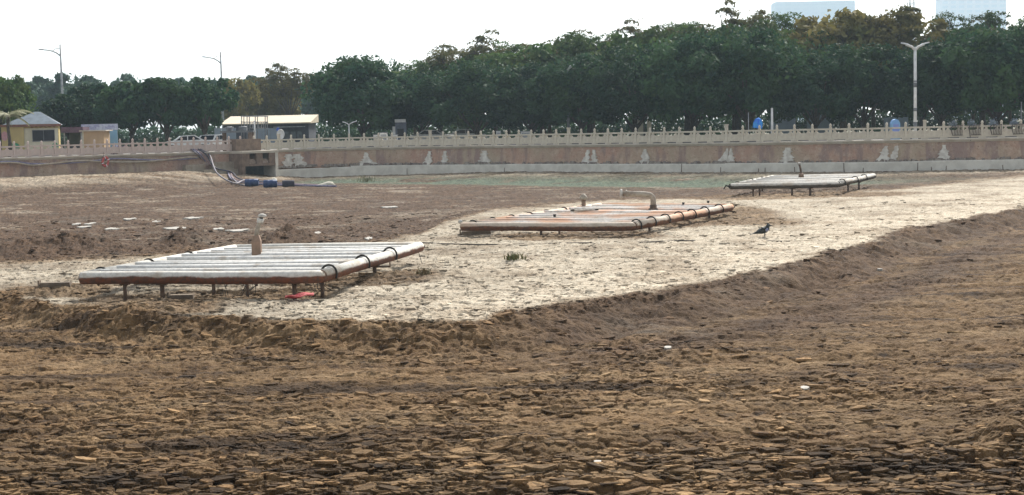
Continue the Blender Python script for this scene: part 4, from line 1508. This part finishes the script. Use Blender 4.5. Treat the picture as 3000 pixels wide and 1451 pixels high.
MB().box((0, 0, (z0 + z1) / 2 - PZ), (p1.x - p0.x, .12, z1 - z0)).build("board", BAN, t)
m = MB()
for i in range(9):
    for k in range(3):
        m.box((-1.3 + i * .32 + rnd.uniform(-.08, .08), -.07, (z0 + z1) / 2 - PZ + rnd.uniform(-.12, .12)), (rnd.uniform(.1, .22), .02, .035), 0, 0, 1, rnd.choice([0, 1.57, .6]))
m.build("print_marks", VIOL, t)
for x in (-1.4, 1.4):
    MB().tube([(x, .1, -.1), (x, .1, z1 - PZ)], .05, 6).build("post", GREYST, t)
t = thing("blue_hoarding", (atY(323, 400, 136).x, 136, PZ), "sky blue hoarding panel right of the tan shed", "panel")
h_ = atY(323, 382, 136).z - PZ
MB().box((0, 0, h_ / 2), (1.25, .08, h_)).build("sheet", pm("sky blue paint", (0.17, 0.33, 0.50), (0.2, 0.36, 0.48), 1), t)
for x in (-.6, .6):
    MB().box((x, .08, h_ / 2), (.07, .08, h_)).build("post", GREYST, t)
# striped purple spiky plant
t = thing("spiky_plant", (atY(340, 418, 127).x, 127, PZ), "purple and white striped spiky plant behind the left balustrade", "plant")
PUR = [pm("purple leaf", (0.13, 0.06, 0.15), (0.20, 0.10, 0.22), 5), pm("pale leaf", (0.5, 0.45, 0.5), (0.38, 0.32, 0.4), 5)]
for i in range(34):
    an = rnd.uniform(0, 6.28); el = rnd.uniform(.35, 1.3); L = rnd.uniform(.8, 1.3)
    b0 = Vector((rnd.uniform(-.5, .5), rnd.uniform(-.2, .2), .05))
    d = Vector((math.cos(an) * math.cos(el), math.sin(an) * math.cos(el) * .6, math.sin(el)))
    MB().tube([b0, b0 + d * L * .5, b0 + d * L + Vector((0, 0, -.08))], [.045, .06, .008], 4).build("leaf", PUR[i % 2], t)

# palm
t = thing("palm_tree", (atY(28, 430, 128.5).x, 128.5, PZ), "palm with arching olive fronds in front of the yellow kiosk", "palm")
LFP = pm("palm frond", (0.17, 0.18, 0.07), (0.27, 0.25, 0.13), 2, 0.6)
ht = 3.5
MB().tube([(0, 0, -.2), (.05, 0, 1.2), (-.05, 0, 2.3), (0, 0, ht)], [.2, .15, .13, .15], 9).build("trunk", BARK, t)
for i in range(13):
    an = i * 2.4; el = rnd.uniform(.1, 1.0); L = rnd.uniform(1.7, 2.3)
    d = Vector((math.cos(an), math.sin(an), 0)); mfr = MB()
    sp_ = [Vector((0, 0, ht)) + d * (L * f) + Vector((0, 0, L * (math.sin(el) * f - .75 * f * f))) for f in np.linspace(0, 1, 9)]
    mfr.tube(sp_, [.03] * 4 + [.02] * 5, 4)
    side = Vector((-d.y, d.x, 0))
    for j in range(1, 9):
        for sg in (-1, 1):
            for e in (0, .5):
                b0 = sp_[j - 1].lerp(sp_[j], e)
                ln = .7 * math.sin(math.pi * (.15 + .8 * j / 9))
                tip = b0 + side * sg * ln * .8 + d * ln * .45 + Vector((0, 0, -ln * .45))
                mfr.add([b0 + d * .06, b0 - d * .06, tip], [(0, 1, 2)])
    mfr.build("frond", LFP, t)

# street lamps with a long curved arm
def street_lamp(px, ytop, ybase, D, lb, armpx, grp=None):
    T_ = atY(px, ytop, D)
    t = thing("street_lamp", (T_.x, D, PZ), lb, "street lamp", grp)
    h = T_.z - PZ
    ppm = FPX / D
    MB().tube([(0, 0, -.2), (0, 0, h * .55), (0, 0, h)], [.17, .14, .075], 8).build("pole", PALEST, t)
    L = armpx / ppm
    z0 = h - 34 / ppm
    arm = [(0, 0, z0), (-L * .2, 0, z0 + 9 / ppm), (-L * .45, 0, z0 + 15 / ppm), (-L * .72, 0, z0 + 18 / ppm), (-L * .9, 0, z0 + 19 / ppm)]
    MB().tube(arm, [.09, .08, .07, .065, .06], 6).build("arm", PALEST, t)
    MB().tube([(0, 0, h - 12 / ppm), (-L * .22, 0, h - 12 / ppm), (-L * .42, 0, z0 + 15 / ppm)], .04, 5).build("stay", PALEST, t)
    MB().box((-L, 0, z0 + 20 / ppm), (L * .3, .3, .12), 0, 0, .7, .1).build("lamp_head", GREYST, t)


street_lamp(176, 130, 290, 176, "tall white street lamp with one curved arm above the kiosk trees", 55)
street_lamp(646, 152, 285, 190, "tall white street lamp with curved arm beside the brown autumn tree", 48)


def twin_lamp(px, ytop, D, lb, sc=1.0, arms=2, stick=None):
    D = DD(px, D)
    T_ = atY(px, ytop, D)
    t = thing("twin_lamp" if arms == 2 else "park_lamp", (T_.x, D, PZ), lb, "lamp")
    h = T_.z - PZ
    MB().tube([(0, 0, -.2), (0, 0, h * .4), (0, 0, h - .3)], [.13 * sc, .115 * sc, .10 * sc], 10).build("pole", WHITE if arms == 2 else GREYST, t)
    MB().lathe([(.22 * sc, -.02), (.22 * sc, .12), (.14 * sc, .2)], (0, 0, 0), 10).build("base", WHITE, t)
    for sg in ((-1, 1) if arms == 2 else (1,)):
        m = MB().tube([(0, 0, h - .55 * sc), (sg * .25 * sc, 0, h - .28 * sc), (sg * .7 * sc, 0, h - .14 * sc)], [.10 * sc, .09 * sc, .06 * sc], 8)
        m.build("arm", WHITE, t)
        hd = MB()
        V = []
        for x, z, wv in ((.2, -.30, .1), (.55, -.10, .2), (.85, -.02, .2), (1.06, .02, .08)):
            V += [(sg * x * sc, -wv * sc, h + z * sc - .05), (sg * x * sc, wv * sc, h + z * sc - .05), (sg * x * sc, wv * sc * .6, h + z * sc + .05 * sc), (sg * x * sc, -wv * sc * .6, h + z * sc + .05 * sc)]
        F = [(0, 1, 2, 3), (12, 15, 14, 13)]
        for i in range(3):
            b_ = i * 4
            for k in range(4):
                F.append((b_ + k, b_ + (k + 1) % 4, b_ + 4 + (k + 1) % 4, b_ + 4 + k))
        hd.add(V, F).build("lamp_head", WHITE, t)
    if stick:
        for z, n_ in stick:
            MB().tube([(0, 0, z), (0, 0, z + n_)], .125 * sc, 10).build("sticker_band", GREYST, t)
    return t


twin_lamp(2681, 126, 116, "white twin-winged lamp post standing before the dark trees", 1.0, 2, [(.0, 1.3), (2.1, .25), (3.9, .35), (4.3, .1)])
twin_lamp(1662, 192, 136.5, "white lamp whose single wing pokes out of the dark crown", 1.0, 1).rotation_euler.z = R(-60)
twin_lamp(1022, 357, 141, "short white post lamp with flat wing under the big rounded tree", .55, 2)
white_pole(2992, 380, 302, 116, .045, "thin grey post at the far end of the balustrade planters", mat=GREYST)

# long shed with cream roof, grey hoardings
GREYW = pm("dark grey shed wall", (0.075, 0.08, 0.10), (0.05, 0.055, 0.07), 1.5)
CRR = pm("cream sheet roof", (0.58, 0.50, 0.37), (0.50, 0.43, 0.32), 0.8)
D = 163.0
t, w = house("long_shed", 655, 905, D, 0, "long low shed with cream sheet roof behind the pump deck", "shed", None)
ze, zr = atY(780, 361, D).z - PZ, atY(780, 343, D).z - PZ
MB().box((0, 3, ze / 2), (w, 6, ze)).build("wall", GREYW, t)
MB().add([(-w / 2 - .3, -.5, ze), (w / 2 + .3, -.5, ze), (w / 2 + .3, 6.3, zr + .2), (-w / 2 - .3, 6.3, zr + .2), (-w / 2 - .3, -.5, ze - .12), (w / 2 + .3, -.5, ze - .12), (w / 2 + .3, 6.3, ze), (-w / 2 - .3, 6.3, ze)],
         [(0, 1, 2, 3), (4, 5, 1, 0), (5, 6, 2, 1), (7, 4, 0, 3), (6, 7, 3, 2), (4, 7, 6, 5)]).build("roof", CRR, t)
for i in range(6):
    MB().box((w * (.02 + .075 * i), -.04, ze * .45), (.5, .06, .9)).build("window", pm("dull pane", (0.12, 0.14, 0.16), (0.08, 0.09, 0.1), 2, .2), t)
MB().box((w * .28, -.4, ze - .45), (w * .36, .8, .08)).build("awning", PALEST, t)
HOARD = pm("blue grey hoarding", (0.23, 0.28, 0.31), (0.19, 0.23, 0.27), .7)
for px0, px1, D, y, lb in ((628, 692, 146, 376, "blue-grey site hoarding left of the pump deck"), (744, 815, 147, 377, "blue-grey site hoarding right of the pump deck")):
    p0, p1 = atY(px0, 400, D), atY(px1, 400, D)
    h_ = atY(px0, y, D).z - PZ
    t = thing("site_hoarding", ((p0.x + p1.x) / 2, D, PZ), lb, "hoarding")
    n = 3
    L = (p1.x - p0.x) / n
    for i in range(n):
        MB().box((-(p1.x - p0.x) / 2 + L * (i + .5), 0, h_ / 2), (L - .03, .06, h_)).build("panel", HOARD, t)
    MB().box((0, .07, h_ - .1), (p1.x - p0.x, .06, .08)).build("rail", GREYST, t)
# white dish
t = thing("white_dish", (atY(823, 410, 140).x, 140, PZ), "large white oval dish standing beside the site hoarding", "dish")
zc_ = atY(823, 394, 140).z - PZ
m = MB()
n = 18
V_, F_ = [(0, .10, zc_)], []
for ring_, (rr, yy) in enumerate(((.5, .06), (.85, 0), (1.0, -.06))):
    for k in range(n):
        V_.append((math.cos(6.2832 * k / n) * .36 * rr, yy, zc_ + math.sin(6.2832 * k / n) * .48 * rr))
for k in range(n):
    F_.append((0, 1 + k, 1 + (k + 1) % n))
    for r_ in range(2):
        F_.append((1 + r_ * n + k, 1 + (r_ + 1) * n + k, 1 + (r_ + 1) * n + (k + 1) % n, 1 + r_ * n + (k + 1) % n))
dsh = m.add(V_, F_, 0, True).build("reflector", WHITE, t)
so = dsh.modifiers.new("t", 'SOLIDIFY'); so.thickness = .04
MB().tube([(0, .15, -.1), (0, .12, zc_)], .05, 6).build("mast", GREYST, t)
MB().box((-.26, .1, zc_ + .48), (.22, .1, .3), 0, 0, 1, .5).build("blue_flag", pm("blue flag", (0.05, 0.12, 0.5), (0.06, 0.1, 0.35), 3), t)

# cars
TYRE = pm("tyre rubber", (0.02, 0.02, 0.02), (0.035, 0.035, 0.035), 5)
def car(px, D, lb, rz=0.0, scale=1.0):
    p = atY(px, 400, D)
    t = thing("parked_car", (p.x, D, PZ), lb, "car", "white cars parked on the promenade", rz)
    prof = [(-2.1, .35), (-2.15, .75), (-1.9, .92), (-1.1, 1.0), (-.5, 1.42), (.7, 1.48), (1.45, 1.05), (2.05, .95), (2.15, .6), (2.1, .32)]
    MB().prism(prof, -.82, .82).build("body", WHITE, t)
    for y0, y1 in ((-.835, -.80), (.80, .835)):
        MB().prism([(-.98, 1.02), (-.48, 1.36), (.02, 1.39), (.02, 1.02)], y0, y1).build("side_window", GLASS, t)
        MB().prism([(.1, 1.02), (.1, 1.39), (.64, 1.41), (1.22, 1.06)], y0, y1).build("side_window", GLASS, t)
    MB().add([(-1.12, -.7, 1.01), (-1.12, .7, 1.01), (-.54, .62, 1.41), (-.54, -.62, 1.41)], [(0, 1, 2, 3)]).build("windscreen", GLASS, t)
    for x in (-1.35, 1.35):
        for y in (-.76, .76):
            m = MB().lathe([(.30, -.1), (.33, -.07), (.33, .07), (.30, .1)], n=14); m.v = [(a_ + x, c_ + y, b_ + .31) for a_, b_, c_ in m.v]
            wl = m.build("wheel", TYRE, t)
            m = MB().lathe([(.19, -.11), (.19, .11)], n=10); m.v = [(a_ + x, c_ + y, b_ + .31) for a_, b_, c_ in m.v]
            m.build("rim", PALEST, wl)
    for y in (-.6, .6):
        MB().box((-2.12, y, .72), (.1, .35, .14)).build("headlight", PALEST, t)
        MB().box((2.1, y, .82), (.1, .3, .14)).build("tail_light", RINGR, t)


car(545, 141, "white parked car just left of the boxy white car", .3)
car(617, 143, "boxy-looking white car seen end-on beside the site hoarding", 1.35)
car(1268, 151, "white parked car under the dark trees beside the grey booth", 3.0)
car(1365, 156, "white parked car half hidden among the tree trunks", 3.2)

# grey booth, small white cabinets
t, w = house("grey_booth", 1158, 1190, 146, 0, "narrow blue-grey booth with a white sign on top between the dark trees", "booth", None)
hh = atY(1175, 358, 146).z - PZ
MB().box((0, .6, hh / 2), (w, 1.2, hh)).build("wall", pm("booth wall", (0.17, 0.19, 0.24), (0.12, 0.14, 0.17), 2), t)
MB().box((-w / 2 - .1, -.05, hh * .42), (.26, .3, hh * .8)).build("white_side_panel", WHITE, t)
MB().box((0, -.1, hh + .12), (w, .2, .3)).build("sign", WHITE, t)
MB().box((0, -.02, hh * .55), (w * .6, .04, hh * .35)).build("window", GLASS, t)
for px, D, wv, y, lb in ((1106, 138, .7, 396, "small pale cabinet beside the white box under the big tree"), (1124, 139, .65, 390, "white metal box behind the balustrade under the big tree"), (1155, 140, .6, 396, "low white cabinet at the foot of the grey booth"),
                     (1540, 141, .9, 386, "low white cabinet among the dark tree trunks"), (1460, 142, .4, 385, "slim white cabinet beside a dark trunk")):
    D = DD(px, D)
    p = atY(px, y, D)
    h_ = p.z - PZ
    t = thing("cabinet", (p.x, D, PZ), lb, "cabinet")
    MB().box((0, 0, h_ / 2), (wv, .5, h_)).build("case", WHITE if "white" in lb else PALEST, t)
    MB().box((0, -.26, h_ * .55), (wv * .8, .03, h_ * .7)).build("door", PALEST, t)
    MB().box((0, 0, h_ + .02), (wv + .08, .58, .05)).build("lid", PALEST, t)
# tiled wall panels glimpsed between trunks on the right
for px0, px1, D, y, lb in ((1868, 1884, 140, 346, "pale narrow wall panel between the dark trunks"), (1896, 1908, 141, 350, "second pale narrow wall panel between the dark trunks"), (2255, 2330, 141, 345, "blue-grey low wall behind the short white pole"),
                       (2365, 2440, 138, 328, "blue-grey hoarding panel glimpsed between the right-hand trunks"), (2590, 2660, 140, 345, "grey-blue panel behind the blue box"), (1700, 1706, 139, 352, "thin white panel among the trunks")):
    p0, p1 = atY(px0, y, D), atY(px1, y, D)
    h_ = p0.z - PZ
    t = thing("wall_panel", ((p0.x + p1.x) / 2, D, PZ), lb, "panel")
    MB().box((0, 0, h_ / 2), (p1.x - p0.x, .1, h_)).build("sheet", HOARD if "blue" in lb else CONC, t)
    for x in (-.5, .5):
        MB().box((x * (p1.x - p0.x), .08, h_ / 2), (.08, .08, h_ + .05)).build("post", GREYST, t)

# umbrella
Du = DD(2214, 117.5)
p = atY(2214, 380, Du)
ub = thing("blue_umbrella", (p.x, Du, PZ), "bright blue umbrella leaning behind the balustrade", "umbrella")
h_ = atY(2214, 344, Du).z - PZ
MB().tube([(.05, 0, -.05), (0, 0, h_)], .025, 6).build("shaft", GREYST, ub)
UB = pm("blue umbrella cloth", (0.025, 0.11, 0.62), (0.05, 0.30, 0.65), 1.6)
m = MB()
V_, F_ = [(0, 0, h_)], []
for j, (r_, z_) in enumerate(((.22, -.12), (.36, -.42), (.36, -.85))):
    for k in range(16):
        a = k / 16 * 6.2832
        rr = r_ * (1 if k % 2 == 0 else .84)
        V_.append((math.cos(a) * rr, math.sin(a) * rr, h_ + z_ + (.08 if k % 2 and j == 2 else 0)))
for k in range(16):
    F_.append((0, 1 + k, 1 + (k + 1) % 16))
    for j in range(2):
        F_.append((1 + j * 16 + k, 1 + (j + 1) * 16 + k, 1 + (j + 1) * 16 + (k + 1) % 16, 1 + j * 16 + (k + 1) % 16))
cn = m.add(V_, F_).build("canopy", UB, ub)
ub.rotation_euler.y = .12
# blue box
Du = DD(2622, 117)
p = atY(2622, 365, Du)
h_ = atY(2622, 349, Du).z - PZ
t = thing("blue_box", (p.x, Du, PZ), "pale blue arched box behind the balustrade near the lamp post", "box")
m = MB().prism([(-.32, 0), (.32, 0), (.32, h_ * .8), (.2, h_ * .95), (0, h_), (-.2, h_ * .95), (-.32, h_ * .8)], -.3, .3)
m.build("case", pm("pale blue plastic", (0.17, 0.33, 0.62), (0.22, 0.42, 0.62), 2, .5), t)
MB().box((0, -.31, h_ * .5), (.4, .03, h_ * .5)).build("door", pm("violet blue plastic", (0.22, 0.28, 0.6), (0.2, 0.25, 0.5), 2), t)

# planters hooked over the rail on the right
PLG = [pm("blue grey plant", (0.17, 0.22, 0.24), (0.24, 0.27, 0.33), 6), pm("wire dark", (0.06, 0.05, 0.045), (0.10, 0.08, 0.07), 5)]
for px, lb in ((2795, "green-topped wire planter hooked over the rail"), (2850, "wire planter with drooping stem hooked over the rail"), (2912, "wire planter with tall blue-grey tuft hooked over the rail"), (2974, "wire planter hooked on the rail beside the end post")):
    s_ = wall_s_at_px(px)
    q, a = wall_frame(s_)
    t = thing("rail_planter", (q.x + math.sin(a) * .02, q.y - math.cos(a) * .02, CZ + .9), lb, "planter", None, a)
    m = MB()
    for k in range(6):
        x = -.05 + k * .11
        MB().tube([(x, -.10, .06), (x, -.24, -.08), (x + .02, -.28, -.38), (x, -.16, -.66)], .02, 5).build("bar", PLG[1], t)
    MB().tube([(-.1, -.12, .05), (.58, -.12, .05)], .025, 5).tube([(-.1, -.17, -.66), (.58, -.17, -.66)], .022, 5).build("rim_wire", PLG[1], t)
    MB().tube([(-.15, -.1, .0), (-.28, -.2, -.12), (-.2, -.24, -.5), (-.16, -.3, -1.1 if "drooping" in lb else -.7)], [.03, .04, .035, .02], 5).build("stem", PLG[1], t)
    r_ = np.random.default_rng(int(px))
    P_ = np.stack([r_.normal(-.05, .13, 220), r_.normal(0, .1, 220), np.abs(r_.normal(.12, .14, 220))], 1)
    obj("foliage", leaf_mesh("foliage", P_, r_.normal(size=(220, 3)), .06, PLG[0], 3), t)

# clipped shrubs and a low hedge behind the balustrade
for px, D, r_, lb in ((1652, 137, .85, "round clipped shrub behind the balustrade, paler green than the trees"), (1745, 138, .75, "round dark shrub beside the paler clipped shrub"), (2560, 122, .7, "small leafy shrub behind the balustrade left of the blue box"), (470, 140, .9, "leafy bush behind the left balustrade near the parked cars"),
                      (340, 143, 1.1, "leafy bush beside the blue panel"), (1480, 139, .7, "low dark bush among the trunks"), (2080, 134, .9, "low dark bush in deep shade left of the umbrella"), (2820, 126, 1.1, "yellow-green bush under the right-hand trees"), (2930, 126, 1.0, "green bush under the last right-hand trees")):
    D = DD(px, D, 2)
    p = atY(px, 390, D)
    t = thing("shrub", (p.x, D, PZ), lb, "shrub")
    rr = np.random.default_rng(int(px))
    e = rr.normal(size=(900, 3)); e /= np.linalg.norm(e, axis=1, keepdims=True); e[:, 2] = np.abs(e[:, 2])
    P_ = e * r_ * rr.uniform(.75, 1.05, (900, 1)) + np.array([0, 0, .15])
    obj("foliage", leaf_mesh("foliage", P_, e + rr.normal(size=e.shape) * .6, .13, LF_MID if ("pale" in lb or "green bush" in lb) else LF_DARK, int(px)), t)
    MB().tube([(0, 0, -.1), (0, 0, r_ * .7)], [.06, .03], 5).build("stem", BARK, t)
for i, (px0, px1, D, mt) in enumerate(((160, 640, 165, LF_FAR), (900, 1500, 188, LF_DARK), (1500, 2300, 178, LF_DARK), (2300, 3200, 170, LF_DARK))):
    p0, p1 = atY(px0, 390, D), atY(px1, 390, D)
    L = p1.x - p0.x
    rr = np.random.default_rng(90 + i)
    n = int(L * 260)
    P_ = np.stack([rr.uniform(-L / 2, L / 2, n), rr.normal(0, .7, n), rr.uniform(.05, 2.1, n) + .5 * rr.random(n)], 1)
    P_[:, 2] *= 0.75 + 0.35 * fbm(P_[:, 0] * .5, P_[:, 0] * 0, 3, i)
    t = thing("hedge", ((p0.x + p1.x) / 2, D, PZ), ["pale hazy hedge behind the small dark trees", "dark hedge behind the big rounded tree and white cars", "dark hedge in the shade behind the middle trees", "dark hedge in the shade behind the right-hand trees"][i], "hedge")
    obj("foliage", leaf_mesh("foliage", P_, rr.normal(size=P_.shape), .2, mt, i), t)
    m = MB()
    for k in range(int(L / 1.5)):
        x = -L / 2 + k * 1.5
        m.tube([(x, 0, -.1), (x + .1, 0, 1.3)], [.04, .02], 4)
    m.build("stems", BARK, t)["kind"] = "stuff"

# rusty stakes along the footing
for px, hgt in ((2013, 24), (2125, 14), (2238, 10), (2257, 12), (2475, 24), (2530, 10), (2680, 22), (2726, 10), (2760, 12), (2930, 12), (1500, 12), (1213, 20), (2345, 14)):
    s_ = wall_s_at_px(px)
    q, a = wall_frame(s_)
    x, y = q.x + math.sin(a) * 1.15, q.y - math.cos(a) * 1.15
    z = gz(x, y)
    o = MB().tube([(0, 0, -.2), (rnd.uniform(-.05, .05), 0, hgt / 38)], [.035, .028], 6).build("stake", RUST, None, (x, y, z))
    tag(o, "rusty stake stuck in the mud against the pale footing", "stake", "stakes along the footing")

# weeds
WEED = [pm("weed blades", (0.10, 0.115, 0.04), (0.16, 0.15, 0.07), 6), pm("dry weed blades", (0.24, 0.20, 0.11), (0.16, 0.13, 0.08), 6)]
for i, (px, py, sz, lb) in enumerate(((1508, 770, .28, "small green weed tuft growing on the pale cracked mud"), (140, 520, .8, "dry weed clump against the foot of the left wall"), (1240, 815, .25, "dry weed tuft on the churned mud right of the white raft"),
                                      (455, 520, .7, "sparse weed clump on the bank below the slung hoses"), (1900, 497, .5, "weed clump by the pale footing near the far raft"), (1070, 532, .8, "greenish weed clump where the wet channel meets the bank"))):
    p = on_ground(px, py)
    t = thing("weed_tuft", p, lb, "weed")
    m = MB()
    for k in range(60):
        an, ln = rnd.uniform(0, 6.28), sz * rnd.uniform(.5, 1.1)
        b0 = Vector((rnd.gauss(0, sz * .5), rnd.gauss(0, sz * .4), -.06))
        tip = b0 + Vector((math.cos(an) * ln * .5, math.sin(an) * ln * .5, ln * .8))
        sd_ = Vector((-math.sin(an), math.cos(an), 0)) * .018
        m.add([b0 - sd_, b0 + sd_, (b0 + tip) / 2 + sd_ + Vector((0, 0, ln * .12)), tip, (b0 + tip) / 2 - sd_ + Vector((0, 0, ln * .12))], [(0, 1, 2, 3, 4)])
    m.build("blades", WEED[1 if "dry" in lb else 0], t)["kind"] = "stuff"

# ------------------------------------------------------------------ towers far off
def tower(px0, px1, ytop, D, lb, depth, mat, storeys, bays, seed):
    p0, p1 = atY(px0, 200, D), atY(px1, 200, D)
    w = p1.x - p0.x
    h = atY((px0 + px1) / 2, ytop, D).z - PZ
    t = thing("tower_block", ((p0.x + p1.x) / 2, D, PZ), lb, "tower")
    MB().box((0, depth / 2, h / 2 - 1), (w, depth, h + 2)).build("wall", mat, t)
    MB().box((0, depth / 2, h + .6), (w * .98, depth * .98, 1.2)).build("parapet", mat, t)
    wm = MB().box((0, -.1, 0), (w / bays * .62, .3, h / storeys * .55)).mesh("window", GLASS_FAR)
    for i in range(storeys):
        for j in range(bays):
            z = (i + .55) * h / storeys
            if PZ + z > 50 * D / 1500:
                obj("window", wm, t, (-w / 2 + (j + .5) * w / bays, 0, z))
    return t


GLASS_FAR = pm("haze-faded tower glazing", (0.67, 0.775, 0.87), (0.68, 0.78, 0.87), .05, .3)  # window contrast almost gone: haze fade is painted into the colour
TW = pm("haze-faded tower facade", (0.70, 0.80, 0.89), (0.71, 0.81, 0.89), .02)  # pale blue paints in the haze over the far facade
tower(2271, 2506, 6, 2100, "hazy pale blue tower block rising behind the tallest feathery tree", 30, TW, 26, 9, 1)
tower(2757, 2948, -70, 2300, "hazy pale tower block at the right, behind the feathery tree tops", 30, pm("pale haze-faded tower facade", (0.78, 0.83, 0.90), (0.79, 0.84, 0.9), .02), 30, 8, 2)  # this facade also carries its haze fade in the colour
# lattice mast
D = 900
pb, pt = atY(2672, 200, D), atY(2674, -60, D)
t = thing("lattice_mast", (pb.x, D, PZ), "thin grey lattice mast above the brown autumn trees", "mast")
H_ = pt.z - PZ
mt = pm("mast steel", (0.20, 0.21, 0.22), (0.28, 0.29, 0.3), .2)
for sx, sy in ((-1, -1), (1, -1), (1, 1), (-1, 1)):
    MB().tube([(sx * 1.7, sy * 1.7, -1), (sx * 1.1, sy * 1.1, H_)], [.22, .16], 5).build("leg", mt, t)
m = MB()
k = 0
z = 0
while z < H_ - 3:
    r_ = 1.7 - .6 * z / H_
    for a in range(4):
        c0 = [(-1, -1), (1, -1), (1, 1), (-1, 1)][a]; c1 = [(1, -1), (1, 1), (-1, 1), (-1, -1)][a]
        m.tube([(c0[0] * r_, c0[1] * r_, z), (c1[0] * r_, c1[1] * r_, z + 3)], .10, 4, caps=False)
        m.tube([(c1[0] * r_, c1[1] * r_, z), (c0[0] * r_, c0[1] * r_, z + 3)], .10, 4, caps=False)
    z += 3
m.build("lattice", mt, t)
MB().box((-2.6, 0, H_ - 18), (.5, .5, 10)).build("antenna", mt, t)

# ------------------------------------------------------------------ haze
hz = MB().box((0, 1350, 88), (4400, 3900, 180)).build("haze", None)
hz.data.materials.clear()
hm = bpy.data.materials.new("haze air")
hm.use_nodes = True
t = hm.node_tree
t.nodes.clear()
pv = t.nodes.new("ShaderNodeVolumePrincipled")
pv.inputs["Color"].default_value = (0.68, 0.86, 1.0, 1)
pv.inputs["Density"].default_value = 0.00022
pv.inputs["Anisotropy"].default_value = 0.2
out_n = t.nodes.new("ShaderNodeOutputMaterial")
t.links.new(pv.outputs[0], out_n.inputs["Volume"])
hz.data.materials.append(hm)
hz["kind"] = "stuff"
tag(hz, "thin pale haze filling the air over the lake", "haze")
